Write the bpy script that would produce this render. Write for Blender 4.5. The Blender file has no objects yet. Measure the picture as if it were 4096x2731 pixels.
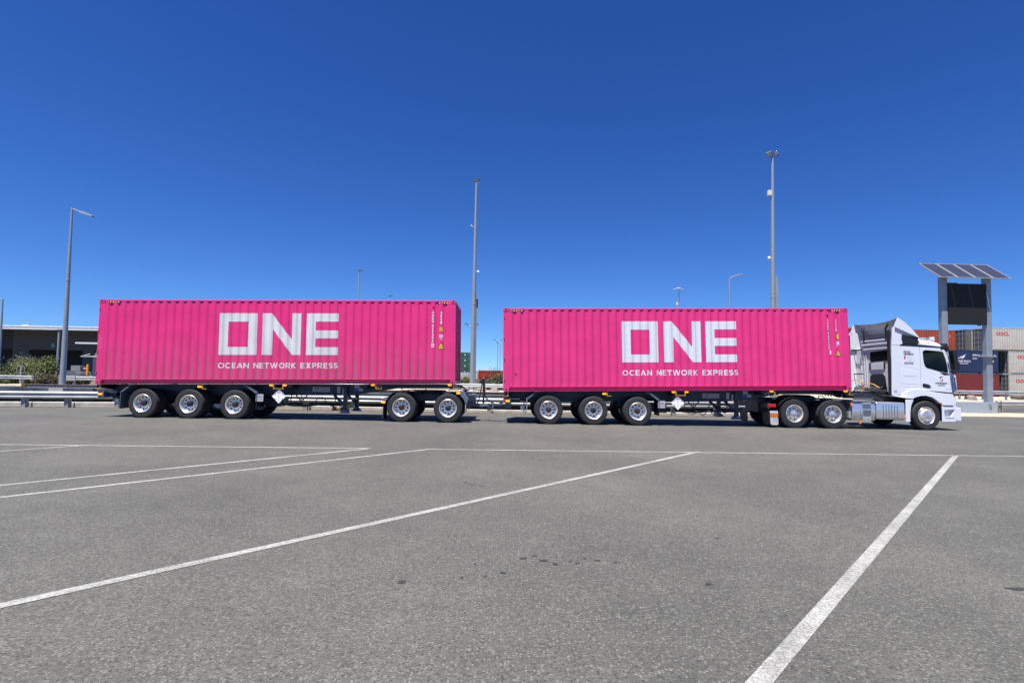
import bpy, bmesh, math, random
from mathutils import Vector, Matrix
random.seed(7)
S = bpy.context.scene
COL = S.collection
PI = math.pi

# ------------------------------------------------------------------ camera
F, YAW, PITCH, ROLL = 2160.0, -0.01578, 0.0446, 0.01823
fw = Vector((-math.sin(YAW)*math.cos(PITCH), math.cos(YAW)*math.cos(PITCH), math.sin(PITCH)))
r0 = Vector((math.cos(YAW), math.sin(YAW), 0)); u0 = r0.cross(fw)
rt = r0*math.cos(ROLL)+u0*math.sin(ROLL); up = u0*math.cos(ROLL)-r0*math.sin(ROLL)
cam = bpy.data.cameras.new('camera'); co = bpy.data.objects.new('camera', cam); COL.objects.link(co)
M = Matrix((rt, up, -fw)).transposed().to_4x4(); M.translation = Vector((0, -18.56763, 1.99237)); co.matrix_world = M
cam.sensor_width = 36; cam.lens = F/4096*36; cam.clip_start = .1; cam.clip_end = 6000
S.camera = co

# ------------------------------------------------------------------ sky, sun, exposure
SUN = Vector((-.15685, -.303, 1)).normalized()          # towards the sun
W = bpy.data.worlds.new('World'); S.world = W; W.use_nodes = True
nt = W.node_tree; bg = nt.nodes['Background']
sky = nt.nodes.new('ShaderNodeTexSky'); sky.sky_type = 'NISHITA'; sky.sun_disc = False
sky.sun_elevation = math.asin(SUN.z); sky.sun_rotation = math.atan2(SUN.x, SUN.y)
sky.altitude = 0; sky.air_density = 1.0; sky.dust_density = 0.0; sky.ozone_density = 6.0      # very clear, dry air
hs = nt.nodes.new('ShaderNodeHueSaturation'); hs.inputs['Saturation'].default_value = 1.17; hs.inputs['Hue'].default_value = .507; hs.inputs['Value'].default_value = .8
tc = nt.nodes.new('ShaderNodeTexCoord'); ad = nt.nodes.new('ShaderNodeVectorMath'); ad.operation = 'ADD'; ad.inputs[1].default_value = (0, 0, .085)
nm = nt.nodes.new('ShaderNodeVectorMath'); nm.operation = 'NORMALIZE'; gm = nt.nodes.new('ShaderNodeGamma'); gm.inputs['Gamma'].default_value = 1.4
nt.links.new(tc.outputs['Generated'], ad.inputs[0]); nt.links.new(ad.outputs[0], nm.inputs[0]); nt.links.new(nm.outputs[0], sky.inputs[0])
nt.links.new(sky.outputs[0], hs.inputs['Color']); nt.links.new(hs.outputs[0], gm.inputs[0]); nt.links.new(gm.outputs[0], bg.inputs[0]); bg.inputs[1].default_value = 0.055
sl = bpy.data.lights.new('sun', 'SUN'); sl.energy = 5.0; sl.angle = math.radians(.5); sl.color = (1, .965, .91)
so = bpy.data.objects.new('sun', sl); COL.objects.link(so); so.rotation_euler = (-SUN).to_track_quat('-Z', 'Y').to_euler(); so.location = (0, 0, 60)
S.view_settings.view_transform = 'Standard'; S.view_settings.look = 'None'; S.view_settings.gamma = 1
S.view_settings.exposure = 0.9
S.cycles.max_bounces = 8; S.cycles.use_denoising = True

# ------------------------------------------------------------------ materials
MATS = {}
def mat(name, col, rough=.6, metal=0., var=.0, vscale=6., bump=0., bscale=40., coat=0., spec=.5, emit=None):
    if name in MATS: return MATS[name]
    m = bpy.data.materials.new(name); m.use_nodes = True; n = m.node_tree; p = n.nodes['Principled BSDF']
    p.inputs['Base Color'].default_value = (*col, 1); p.inputs['Roughness'].default_value = rough; p.inputs['Metallic'].default_value = metal
    p.inputs['Specular IOR Level'].default_value = spec
    if coat: p.inputs['Coat Weight'].default_value = coat; p.inputs['Coat Roughness'].default_value = .05
    if emit: p.inputs['Emission Color'].default_value = (*emit[:3], 1); p.inputs['Emission Strength'].default_value = emit[3]
    if var or bump:
        tc = n.nodes.new('ShaderNodeTexCoord')
        if var:
            nz = n.nodes.new('ShaderNodeTexNoise'); nz.inputs['Scale'].default_value = vscale; nz.inputs['Detail'].default_value = 6
            n.links.new(tc.outputs['Object'], nz.inputs['Vector'])
            mr = n.nodes.new('ShaderNodeMapRange'); mr.inputs['From Min'].default_value = .3; mr.inputs['From Max'].default_value = .7
            mr.inputs['To Min'].default_value = 1-var; mr.inputs['To Max'].default_value = 1+var
            n.links.new(nz.outputs['Fac'], mr.inputs['Value'])
            mx = n.nodes.new('ShaderNodeVectorMath'); mx.operation = 'SCALE'; mx.inputs[0].default_value = col
            n.links.new(mr.outputs[0], mx.inputs['Scale']); n.links.new(mx.outputs[0], p.inputs['Base Color'])
        if bump:
            nb = n.nodes.new('ShaderNodeTexNoise'); nb.inputs['Scale'].default_value = bscale; nb.inputs['Detail'].default_value = 5
            n.links.new(tc.outputs['Object'], nb.inputs['Vector'])
            b = n.nodes.new('ShaderNodeBump'); b.inputs['Strength'].default_value = bump; b.inputs['Distance'].default_value = .02
            n.links.new(nb.outputs['Fac'], b.inputs['Height']); n.links.new(b.outputs[0], p.inputs['Normal'])
    MATS[name] = m; return m

def ramp_node(n, stops):
    r = n.nodes.new('ShaderNodeValToRGB'); e = r.color_ramp.elements
    while len(e) < len(stops): e.new(.5)
    for k, (pos, c) in zip(e, stops): k.position = pos; k.color = (*c, 1)
    return r
def mixrgb(n, a, b, fac, mode='MIX'):
    x = n.nodes.new('ShaderNodeMix'); x.data_type = 'RGBA'; x.blend_type = mode
    for sock, v in ((x.inputs[6], a), (x.inputs[7], b), (x.inputs[0], fac)):
        if hasattr(v, 'is_output'): n.links.new(v, sock)
        elif isinstance(v, (int, float)): sock.default_value = v
        else: sock.default_value = (*v, 1)
    return x.outputs[2]
def noise(n, vec, scale, detail=4, rough=.55):
    z = n.nodes.new('ShaderNodeTexNoise'); z.inputs['Scale'].default_value = scale; z.inputs['Detail'].default_value = detail
    z.inputs['Roughness'].default_value = rough
    n.links.new(vec, z.inputs['Vector']); return z.outputs['Fac']
def mrange(n, v, a, b, c=0., d=1.):
    r = n.nodes.new('ShaderNodeMapRange'); n.links.new(v, r.inputs[0])
    for i, q in enumerate((a, b, c, d)): r.inputs[1+i].default_value = q
    return r.outputs[0]
def math_(n, op, a, b=None):
    x = n.nodes.new('ShaderNodeMath'); x.operation = op
    for i, v in enumerate((a, b)):
        if v is None: continue
        if hasattr(v, 'is_output'): n.links.new(v, x.inputs[i])
        else: x.inputs[i].default_value = v
    return x.outputs[0]

def asphalt(name, base, warm=0.):
    m = bpy.data.materials.new(name); m.use_nodes = True; n = m.node_tree; p = n.nodes['Principled BSDF']
    g = n.nodes.new('ShaderNodeNewGeometry').outputs['Position']
    fine = noise(n, g, 62, 6, .92); mid = noise(n, g, 30, 4); big = noise(n, g, .35, 5); patch = noise(n, g, 2.3, 5)
    c = [base*k for k in (1.0, .985, .87)]
    r = ramp_node(n, [(.3, [x*.25 for x in c]), (.45, [x*.75 for x in c]), (.57, [x*1.25 for x in c]), (.70, [x*3.3 for x in c])])
    n.links.new(fine, r.inputs[0])
    o = mixrgb(n, r.outputs[0], mixrgb(n, (.8,)*3, (1.2,)*3, mrange(n, mid, .3, .7)), 1.0, 'MULTIPLY')
    o = mixrgb(n, o, mixrgb(n, (.86, .86, .86), (1.14, 1.13, 1.11), mrange(n, big, .35, .65)), 1.0, 'MULTIPLY')
    o = mixrgb(n, o, mixrgb(n, (.9,)*3, (1.08,)*3, mrange(n, patch, .3, .7)), 1.0, 'MULTIPLY')
    v = n.nodes.new('ShaderNodeTexVoronoi'); v.inputs['Scale'].default_value = 55; n.links.new(g, v.inputs['Vector'])   # pale stones
    sp = math_(n, 'LESS_THAN', v.outputs['Distance'], .12); pick = math_(n, 'GREATER_THAN', n_sep(n, v.outputs['Color']), .86)
    o = mixrgb(n, o, [x*3.6 for x in c], math_(n, 'MULTIPLY', sp, pick))
    v2 = n.nodes.new('ShaderNodeTexVoronoi'); v2.inputs['Scale'].default_value = 48; n.links.new(g, v2.inputs['Vector'])   # larger aggregate, pale and dark
    s2 = math_(n, 'LESS_THAN', v2.outputs['Distance'], .34); col2 = n_sep(n, v2.outputs['Color'])
    o = mixrgb(n, o, [x*1.9 for x in c], math_(n, 'MULTIPLY', s2, math_(n, 'GREATER_THAN', col2, .74)))
    o = mixrgb(n, o, [x*.45 for x in c], math_(n, 'MULTIPLY', s2, math_(n, 'LESS_THAN', col2, .24)))
    n.links.new(o, p.inputs['Base Color']); p.inputs['Roughness'].default_value = .82; p.inputs['Specular IOR Level'].default_value = .35
    b = n.nodes.new('ShaderNodeBump'); b.inputs['Strength'].default_value = .55; b.inputs['Distance'].default_value = .006
    n.links.new(fine, b.inputs['Height']); n.links.new(b.outputs[0], p.inputs['Normal'])
    return m, o
def n_sep(n, col):
    s = n.nodes.new('ShaderNodeSeparateColor'); n.links.new(col, s.inputs[0]); return s.outputs[0]

def paint_line():
    m, _ = asphalt('worn_road_paint', .093); n = m.node_tree; p = n.nodes['Principled BSDF']
    g = n.nodes.new('ShaderNodeNewGeometry').outputs['Position']
    old = p.inputs['Base Color'].links[0].from_socket
    wear = math_(n, 'ADD', mrange(n, noise(n, g, 60, 5, .75), .42, .64), mrange(n, noise(n, g, 2.2, 6), .3, .7, -.25, .3))
    wear = math_(n, 'MINIMUM', math_(n, 'MAXIMUM', wear, 0.), 1.)
    o = mixrgb(n, old, mixrgb(n, (.36, .355, .33), (.48, .475, .445), mrange(n, noise(n, g, 14, 4), .3, .7)), mrange(n, wear, 0, 1, .28, 1.))
    n.links.new(o, p.inputs['Base Color']); return m

def soil(name, c1, c2, scale=6, bump=.8):
    m = bpy.data.materials.new(name); m.use_nodes = True; n = m.node_tree; p = n.nodes['Principled BSDF']
    g = n.nodes.new('ShaderNodeNewGeometry').outputs['Position']
    a = noise(n, g, scale, 8, .65); b2 = noise(n, g, scale*7, 4)
    o = mixrgb(n, c1, c2, mrange(n, a, .35, .65)); o = mixrgb(n, o, mixrgb(n, (.65,)*3, (1.3,)*3, b2), 1., 'MULTIPLY')
    n.links.new(o, p.inputs['Base Color']); p.inputs['Roughness'].default_value = .95
    b = n.nodes.new('ShaderNodeBump'); b.inputs['Strength'].default_value = bump; b.inputs['Distance'].default_value = .05
    n.links.new(b2, b.inputs['Height']); n.links.new(b.outputs[0], p.inputs['Normal']); return m

def container_paint(name, col, dirt, dcol=(.30, .17, .16), rust=0.):
    """painted steel; dust gathers low down in the hollows of the ribs"""
    m = bpy.data.materials.new(name); m.use_nodes = True; n = m.node_tree; p = n.nodes['Principled BSDF']
    tc = n.nodes.new('ShaderNodeTexCoord').outputs['Object']
    s = n.nodes.new('ShaderNodeSeparateXYZ'); n.links.new(tc, s.inputs[0])
    st = n.nodes.new('ShaderNodeMapping'); st.inputs['Scale'].default_value = (7, 7, .7); n.links.new(tc, st.inputs[0])
    streak = noise(n, st.outputs[0], 1.0, 5); blot = noise(n, tc, 1.1, 5)
    o = mixrgb(n, col, [x*.86 for x in col], mrange(n, blot, .4, .7))
    low = mrange(n, s.outputs[2], 1.75, .15); rec = mrange(n, s.outputs[1], .014, .04, .25, 1.)
    k = math_(n, 'MULTIPLY', math_(n, 'MULTIPLY', low, rec), mrange(n, streak, .3, .65, .35, 1.))
    k = math_(n, 'MULTIPLY', k, dirt)
    o = mixrgb(n, o, dcol, k)
    if rust:
        rn = noise(n, st.outputs[0], 2.2, 8, .7); rb = noise(n, tc, 5, 6)
        rk = math_(n, 'MULTIPLY', mrange(n, rn, .58, .72), mrange(n, rb, .4, .6)); rk = math_(n, 'MULTIPLY', rk, rust)
        o = mixrgb(n, o, (.2, .09, .035), rk)
    n.links.new(o, p.inputs['Base Color']); p.inputs['Roughness'].default_value = .48; p.inputs['Specular IOR Level'].default_value = .4
    nb = noise(n, tc, 2.2, 3); b = n.nodes.new('ShaderNodeBump'); b.inputs['Strength'].default_value = .25; b.inputs['Distance'].default_value = .02
    n.links.new(nb, b.inputs['Height']); n.links.new(b.outputs[0], p.inputs['Normal']); return m

def leaf_mat(name, c1, c2, c3):
    m = bpy.data.materials.new(name); m.use_nodes = True; n = m.node_tree; p = n.nodes['Principled BSDF']
    g = n.nodes.new('ShaderNodeNewGeometry')
    r = ramp_node(n, [(0, c1), (.55, c2), (1, c3)]); n.links.new(g.outputs['Random Per Island'], r.inputs[0])
    big = noise(n, g.outputs['Position'], .9, 3)
    o = mixrgb(n, r.outputs[0], mixrgb(n, (.7, .72, .7), (1.35, 1.3, 1.1), mrange(n, big, .35, .65)), 1., 'MULTIPLY')
    n.links.new(o, p.inputs['Base Color']); p.inputs['Roughness'].default_value = .6
    p.inputs['Subsurface Weight'].default_value = 0
    return m

def glass_mat(name, col=(.55, .7, .66), rough=.02):
    m = bpy.data.materials.new(name); m.use_nodes = True; p = m.node_tree.nodes['Principled BSDF']
    p.inputs['Base Color'].default_value = (*col, 1); p.inputs['Roughness'].default_value = rough
    p.inputs['Transmission Weight'].default_value = 1; p.inputs['IOR'].default_value = 1.1
    return m

A_ROAD, _ = asphalt('asphalt', .093); A_FAR, _ = asphalt('asphalt_far', .07); A_LINE = paint_line()
M_WHITE = mat('white_cab_paint', (.67, .68, .72), .28, var=.02, vscale=2, coat=.5)
M_WPLAST = mat('white_fairing', (.64, .65, .69), .35, var=.02)
M_CHAS = mat('chassis_slate_paint', (.018, .024, .036), .42, var=.25, vscale=3)
M_GREY = mat('slate_grey_bracket', (.1, .125, .16), .4, var=.1)
M_BLACK = mat('black_plastic', (.012, .012, .013), .45)
M_RUB = mat('rubber', (.021, .021, .023), .78, var=.12, vscale=9)
M_ALU = mat('polished_aluminium', (.80, .76, .70), .33, .62, bump=.02, bscale=30)
M_CHROME = mat('chrome', (.68, .68, .69), .16, .75, bump=.03, bscale=3)
M_STEEL = mat('galvanised_steel', (.36, .37, .375), .45, .2, var=.14, vscale=2.5)
M_STEEL2 = mat('weathered_galvanised', (.25, .255, .255), .55, .12, var=.16, vscale=1.7)
M_POLE = mat('pole_grey', (.3, .335, .36), .5, .3, var=.06)
M_AMB = mat('amber_lens', (.9, .36, .01), .25, emit=(1, .35, .0, .55))
M_AMB2 = mat('orange_reflector', (.85, .22, .01), .3)
M_RED = mat('red_lens', (.32, .01, .01), .2, emit=(1, .03, .02, .06))
M_YEL = mat('yellow_paint', (.5, .26, .02), .45)
M_HOSEY = mat('yellow_hose', (.75, .33, .02), .45)
M_HOSE = mat('black_hose', (.012, .012, .014), .4)
M_DECAL = mat('decal_white', (.62, .62, .64), .5)
M_DECALG = mat('decal_grey', (.36, .37, .39), .5)
M_DECALB = mat('decal_blue', (.04, .07, .32), .5)
M_INK = mat('decal_ink', (.05, .05, .06), .5)
M_INKN = mat('decal_navy', (.02, .025, .06), .5)
M_INKR = mat('decal_red', (.5, .03, .03), .5)
M_SIGNY = mat('sign_yellow', (.82, .47, .03), .5)
M_CONC = mat('concrete', (.4, .38, .34), .9, var=.18, vscale=3, bump=.4, bscale=25)
M_CREAM = soil('pale_limestone', (.5, .45, .36), (.36, .3, .23), 3, .5)
M_SAND = soil('sand_apron', (.5, .4, .28), (.43, .34, .23), 2, .4)
M_DIRT = soil('dirt', (.2, .15, .1), (.33, .27, .2), 7)
M_GROUND = soil('ground', (.085, .08, .05), (.15, .13, .095), .6)
M_TINT = glass_mat('tinted_glass', (.30, .50, .50))
M_DARKGL = mat('dark_window', (.006, .008, .01), .05, spec=.6)

# ------------------------------------------------------------------ mesh builder
class MB:
    def __init__(s): s.v = []; s.f = []; s.mi = []; s.cur = 0; s.T = None
    def add(s, vs, fs):
        o = len(s.v)
        for p in vs:
            p = Vector(p); s.v.append(tuple(s.T @ p) if s.T else tuple(p))
        for f in fs: s.f.append([o+i for i in f]); s.mi.append(s.cur)
        return s
    def box(s, x0, x1, y0, y1, z0, z1):
        vs = [(x, y, z) for x in (x0, x1) for y in (y0, y1) for z in (z0, z1)]
        return s.add(vs, [(0, 1, 3, 2), (4, 6, 7, 5), (0, 4, 5, 1), (2, 3, 7, 6), (0, 2, 6, 4), (1, 5, 7, 3)])
    def prism(s, pts, a, b, ax='y'):
        n = len(pts)
        def P(p, t): return {'y': (p[0], t, p[1]), 'x': (t, p[0], p[1]), 'z': (p[0], p[1], t)}[ax]
        vs = [P(p, a) for p in pts]+[P(p, b) for p in pts]
        fs = [tuple(range(n)), tuple(range(2*n-1, n-1, -1))]+[(i, (i+1) % n, n+(i+1) % n, n+i) for i in range(n)]
        return s.add(vs, fs)
    def bar(s, p, q, w, h=None):
        """square bar from p to q"""
        p, q = Vector(p), Vector(q); h = h or w; d = (q-p).normalized()
        a = Vector((0, 0, 1)) if abs(d.z) < .9 else Vector((1, 0, 0)); a = d.cross(a).normalized(); b = a.cross(d)
        vs = [c+a*i*w/2+b*j*h/2 for c in (p, q) for i, j in ((-1, -1), (1, -1), (1, 1), (-1, 1))]
        return s.add(vs, [(0, 1, 2, 3), (7, 6, 5, 4)]+[(i, (i+1) % 4, 4+(i+1) % 4, 4+i) for i in range(4)])
    def tube(s, pts, r, n=8, r2=None):
        pts = [Vector(p) for p in pts]; m = len(pts); vs = []; prev = None
        for i, p in enumerate(pts):
            d = (pts[min(i+1, m-1)]-pts[max(i-1, 0)]).normalized()
            if prev is None:
                a = Vector((0, 0, 1)) if abs(d.z) < .9 else Vector((1, 0, 0)); prev = d.cross(a).normalized()
            a = (prev-d*prev.dot(d)).normalized(); b = d.cross(a); prev = a
            rr = r if r2 is None else r+(r2-r)*i/(m-1)
            vs += [p+a*rr*math.cos(2*PI*k/n)+b*rr*math.sin(2*PI*k/n) for k in range(n)]
        fs = [(i*n+k, i*n+(k+1) % n, (i+1)*n+(k+1) % n, (i+1)*n+k) for i in range(m-1) for k in range(n)]
        fs += [tuple(range(n-1, -1, -1)), tuple(range((m-1)*n, m*n))]
        return s.add(vs, fs)
    def lathe(s, prof, c=(0, 0, 0), n=32, ax='y', cap=False):
        """prof: list of (radius, offset along axis)"""
        vs = []; c = Vector(c)
        for r, t in prof:
            for k in range(n):
                a = 2*PI*k/n; x, y = r*math.cos(a), r*math.sin(a)
                vs.append(c+Vector({'y': (x, t, y), 'z': (x, y, t), 'x': (t, x, y)}[ax]))
        m = len(prof); fs = [(i*n+k, i*n+(k+1) % n, (i+1)*n+(k+1) % n, (i+1)*n+k) for i in range(m-1) for k in range(n)]
        if cap: fs += [tuple(range(n)), tuple(range((m-1)*n, m*n))]
        return s.add(vs, fs)
    def quad(s, *p): return s.add(p, [tuple(range(len(p)))])
    def build(s, name, mats, parent=None, smooth=0, bevel=0., raw=False, loc=None):
        me = bpy.data.meshes.new(name); me.from_pydata(s.v, [], s.f)
        for m in (mats if isinstance(mats, (list, tuple)) else [mats]): me.materials.append(m)
        me.polygons.foreach_set('material_index', s.mi)
        if not raw:
            b = bmesh.new(); b.from_mesh(me); bmesh.ops.recalc_face_normals(b, faces=b.faces); b.to_mesh(me); b.free()
        if smooth:
            me.shade_smooth(); me.set_sharp_from_angle(angle=math.radians(smooth))
        o = bpy.data.objects.new(name, me); COL.objects.link(o)
        if parent: o.parent = parent
        if loc: o.location = loc
        if bevel:
            md = o.modifiers.new('bevel', 'BEVEL'); md.width = bevel; md.segments = 2; md.limit_method = 'ANGLE'; md.angle_limit = math.radians(40)
        return o

def thing(name, label, cat, loc=(0, 0, 0), rot=None, group=None):
    o = bpy.data.objects.new(name, None); COL.objects.link(o); o.location = loc; o.empty_display_size = .2
    if rot: o.rotation_mode = 'YXZ'; o.rotation_euler = (rot[1], rot[0], rot[2])      # rot: nose-up tilt, bank, yaw
    return tag(o, label, cat, group)
def tag(o, label, cat, group=None):
    o['label'] = label; o['category'] = cat
    if group: o['group'] = group
    return o
def struct(o): o['kind'] = 'structure'; return o
def dup(o, parent=None):
    c = o.copy(); COL.objects.link(c)
    if parent: c.parent = parent
    for ch in list(o.children): dup(ch, c)
    return c

# ------------------------------------------------------------------ lettering: text turned into mesh, laid on a surface
def text_polys(body, bold=0., spacing=1.):
    cu = bpy.data.curves.new('t', 'FONT'); cu.body = body; cu.size = 1; cu.offset = bold; cu.space_character = spacing; cu.resolution_u = 3
    o = bpy.data.objects.new('t', cu); COL.objects.link(o); dg = bpy.context.evaluated_depsgraph_get()
    me = bpy.data.meshes.new_from_object(o.evaluated_get(dg)); vs = [(v.co.x, v.co.y) for v in me.vertices]; fs = [tuple(p.vertices) for p in me.polygons]
    bpy.data.objects.remove(o); bpy.data.curves.remove(cu); bpy.data.meshes.remove(me)
    xs = [v[0] for v in vs]; ys = [v[1] for v in vs]; x0, x1, y0, y1 = min(xs), max(xs), min(ys), max(ys)
    return [((x-x0)/(x1-x0), (y-y0)/(y1-y0)) for x, y in vs], fs, (x1-x0)/(y1-y0)
def decal(name, m, parent, vs, fs, surf=None, breaks=(), lift=.003, y=0., T=None):
    """flat shape given in (x,z), draped on the surface y = surf(x)"""
    b = bmesh.new(); bv = [b.verts.new((x, 0, z)) for x, z in vs]
    for f in fs:
        try: b.faces.new([bv[i] for i in f])
        except ValueError: pass
    xs = [v[0] for v in vs]; lo, hi = min(xs), max(xs)
    for k in breaks:
        if lo < k < hi:
            bmesh.ops.bisect_plane(b, geom=b.verts[:]+b.edges[:]+b.faces[:], plane_co=(k, 0, 0), plane_no=(1, 0, 0))
    for v in b.verts: v.co.y = (surf(v.co.x) if surf else y)-lift
    for f in b.faces:
        f.normal_update()
        if f.normal.y > 0: f.normal_flip()
    if T: bmesh.ops.transform(b, matrix=T, verts=b.verts)
    me = bpy.data.meshes.new(name); b.to_mesh(me); b.free(); me.materials.append(m)
    o = bpy.data.objects.new(name, me); COL.objects.link(o)
    if parent: o.parent = parent
    return o
def letter(name, body, m, parent, x0, x1, z0, z1, bold=0., spacing=1., **k):
    vs, fs, asp = text_polys(body, bold, spacing)
    if x1 is None: x1 = x0+(z1-z0)*asp
    return decal(name, m, parent, [(x0+a*(x1-x0), z0+b*(z1-z0)) for a, b in vs], fs, **k)

# ------------------------------------------------------------------ bold geometric capitals, built from pieces that butt without overlapping
def _ring(cx, cy, rx, ry, ix, iy, a0, a1, n=14):
    A = [math.radians(a0+(a1-a0)*i/n) for i in range(n+1)]
    return [[(cx+rx*math.cos(a), cy+ry*math.sin(a)), (cx+rx*math.cos(b), cy+ry*math.sin(b)), (cx+ix*math.cos(b), cy+iy*math.sin(b)), (cx+ix*math.cos(a), cy+iy*math.sin(a))] for a, b in zip(A, A[1:])]
def _bx(x0, x1, y0, y1): return [(x0, y0), (x1, y0), (x1, y1), (x0, y1)]
def _mir(p, c): return [(2*c-x, y) for x, y in p]
_A = [(0, 0), (.23, 0), (.5, .70), (.5, 1), (.39, 1)]; _W1 = [(0, 1), (.21, 1), (.4, .33), (.4, 0), (.29, 0)]; _W2 = [(.4, 0), (.51, 0), (.7, .67), (.7, 1), (.59, 1), (.4, .33)]; _X = [(0, 0), (.27, 0), (.45, .3), (.45, .7), (.27, 1), (0, 1), (.31, .5)]
_P = [_bx(0, .21, 0, 1), _bx(.21, .45, .8, 1), _bx(.21, .45, .36, .56)]+_ring(.45, .68, .32, .32, .12, .12, -90, 90)
GLYPH = {'O': (1.04, _ring(.52, .5, .52, .515, .31, .3, 0, 360, 28)), 'C': (.93, _ring(.52, .5, .52, .515, .31, .3, 42, 318, 24)),
    'E': (.70, [_bx(0, .21, 0, 1), _bx(.21, .70, .8, 1), _bx(.21, .65, .4, .6), _bx(.21, .70, 0, .2)]), 'A': (1.0, [_A, _mir(_A, .5), [(.305, .18), (.695, .18), (.62, .37), (.38, .37)]]),
    'N': (.88, [_bx(0, .21, 0, 1), _bx(.67, .88, 0, 1), [(.21, 1), (.21, .66), (.67, 0), (.67, .34)]]), 'T': (.80, [_bx(0, .8, .8, 1), _bx(.295, .505, 0, .8)]),
    'W': (1.4, [_W1, _W2, _mir(_W2, .7), _mir(_W1, .7)]), 'R': (.82, _P+[[(.28, .36), (.53, .36), (.82, 0), (.57, 0)]]), 'P': (.77, _P),
    'K': (.86, [_bx(0, .21, 0, 1), [(.21, .33), (.385, .52), (.83, 1), (.56, 1), (.21, .61)], [(.385, .52), (.275, .40), (.59, 0), (.86, 0)]]), 'X': (.9, [_X, _mir(_X, .45)]),
    'S': (.72, _ring(.36, .7, .35, .3, .14, .1, 25, 270, 14)+_ring(.36, .3, .36, .3, .14, .1, 205, 450, 14))}
def block_word(body, x0, x1, z0, z1):
    out = []; x = 0; gap = .17
    for ch in body:
        w, polys = GLYPH[ch]; vs = []; fs = []
        for p in polys: fs.append(tuple(range(len(vs), len(vs)+len(p)))); vs += [(x+a, b) for a, b in p]
        out.append((vs, fs)); x += w+gap
    W_ = x-gap
    return [([(x0+a/W_*(x1-x0), z0+b*(z1-z0)) for a, b in vs], fs) for vs, fs in out]

# ------------------------------------------------------------------ ground, roads, kerbs
def zg(y):
    P = [(-60, 1.6), (-40, 1.2), (12, -.36), (24, -.36), (45, -.5), (60, -.8), (120, -1.0), (235, -2.6), (330, -5.0), (3000, -78)]
    if y <= P[0][0]: return P[0][1]
    for (a, za), (b, zb) in zip(P, P[1:]):
        if y <= b: return za+(zb-za)*(y-a)/(b-a)
    return -78.
def strip(name, m, rows, lift=0.):
    """rows: list of polylines with equal length, bridged"""
    n = len(rows[0]); b = MB(); b.add([(x, y, (zz if zz is not None else zg(y))+lift) for r in rows for x, y, zz in r],
        [(i*n+k, i*n+k+1, (i+1)*n+k+1, (i+1)*n+k) for i in range(len(rows)-1) for k in range(n-1)])
    o = b.build(name, m)
    if o.data.polygons[0].normal.z < 0: o.data.flip_normals()
    return struct(o)
ys = [-400, -60, -40, -20, 0, 12, 24, 45, 60, 120, 235, 330, 3000]
xs = [-3000, -300, -80, -30, 0, 30, 80, 300, 3000]
strip('ground', M_GROUND, [[(x, y, zg(y)-.012) for x in xs] for y in ys])
def poly_y(P, x):
    if x <= P[0][0]: return P[0][1]
    for (a, ya), (b, yb) in zip(P, P[1:]):
        if x <= b: return ya+(yb-ya)*(x-a)/(b-a)
    return P[-1][1]
RAIL = [(-60, .5), (-30, 3.0), (-20, 4.4), (-16.5, 5.0), (-8.7, 5.45), (-.6, 5.53), (7.7, 5.75), (12, 6.3), (18, 8.3), (25.1, 10.5), (32, 10.9), (60, 12.0)]
kx = [-60, -45, -30, -24, -20, -16.5, -12, -8.7, -4, -.6, 4, 7.7, 10, 12, 15, 18, 21, 25.1, 28, 32, 45, 60]
edge = [(x, poly_y(RAIL, x)) for x in kx]
strip('road', A_ROAD, [[(x, y, None) for x in kx] for y in (-55, -40, -20, -10, -4, 0)]+[[(x, min(y, 11.99)-.02, None) for x, y in edge]], .004)
strip('far_road', A_FAR, [[(-90, y, None), (90, y, None)] for y in (13.0, 24, 25.6)], .002)
# dirt verge, low concrete kerb, near-black strip added behind the near rail
ke = [(x, y) for x, y in edge if x <= 15]
strip('verge', M_DIRT, [[(x, y+d, zg(y)+z) for x, y in ke] for d, z in ((-.03, .010), (.08, .02), (.24, .035), (.3, .02))])
def ktop(x): return .09 if x < -16 else (.09-.1*(x+16)/15 if x < -1 else -.01)
b = MB(); n = len(ke)
sec = lambda x, y: [(x, y+.24, zg(y)-.02), (x, y+.24, ktop(x)-.02), (x, y+.26, ktop(x)), (x, y+.46, ktop(x)), (x, y+.46, zg(y)-.2)]
b.add([p for x, y in ke for p in sec(x, y)], [(i*5+k, i*5+k+1, (i+1)*5+k+1, (i+1)*5+k) for i in range(n-1) for k in range(4)])
struct(b.build('kerb', M_CONC))
b = MB(); b.cur = 0  # near-black box added to fill the dark band seen under the rail
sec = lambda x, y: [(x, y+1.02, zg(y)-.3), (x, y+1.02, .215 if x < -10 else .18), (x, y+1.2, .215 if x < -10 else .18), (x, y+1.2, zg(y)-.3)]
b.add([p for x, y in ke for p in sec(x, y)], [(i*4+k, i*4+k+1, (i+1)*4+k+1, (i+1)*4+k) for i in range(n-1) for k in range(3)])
dr = tag(b.build('dark_band_strip', mat('dark_band_black', (.004, .004, .005), .9, spec=.1)), 'low black drainage barrier running along behind the long near guardrail', 'barrier')
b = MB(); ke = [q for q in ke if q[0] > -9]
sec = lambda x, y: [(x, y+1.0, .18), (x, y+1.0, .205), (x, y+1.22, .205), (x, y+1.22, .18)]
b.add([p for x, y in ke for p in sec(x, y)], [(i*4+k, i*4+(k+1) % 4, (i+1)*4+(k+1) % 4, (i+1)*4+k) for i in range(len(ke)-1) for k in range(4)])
b.build('band_cap', M_CONC, dr)  # pale cap added for the bright line along the strip's top
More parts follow.
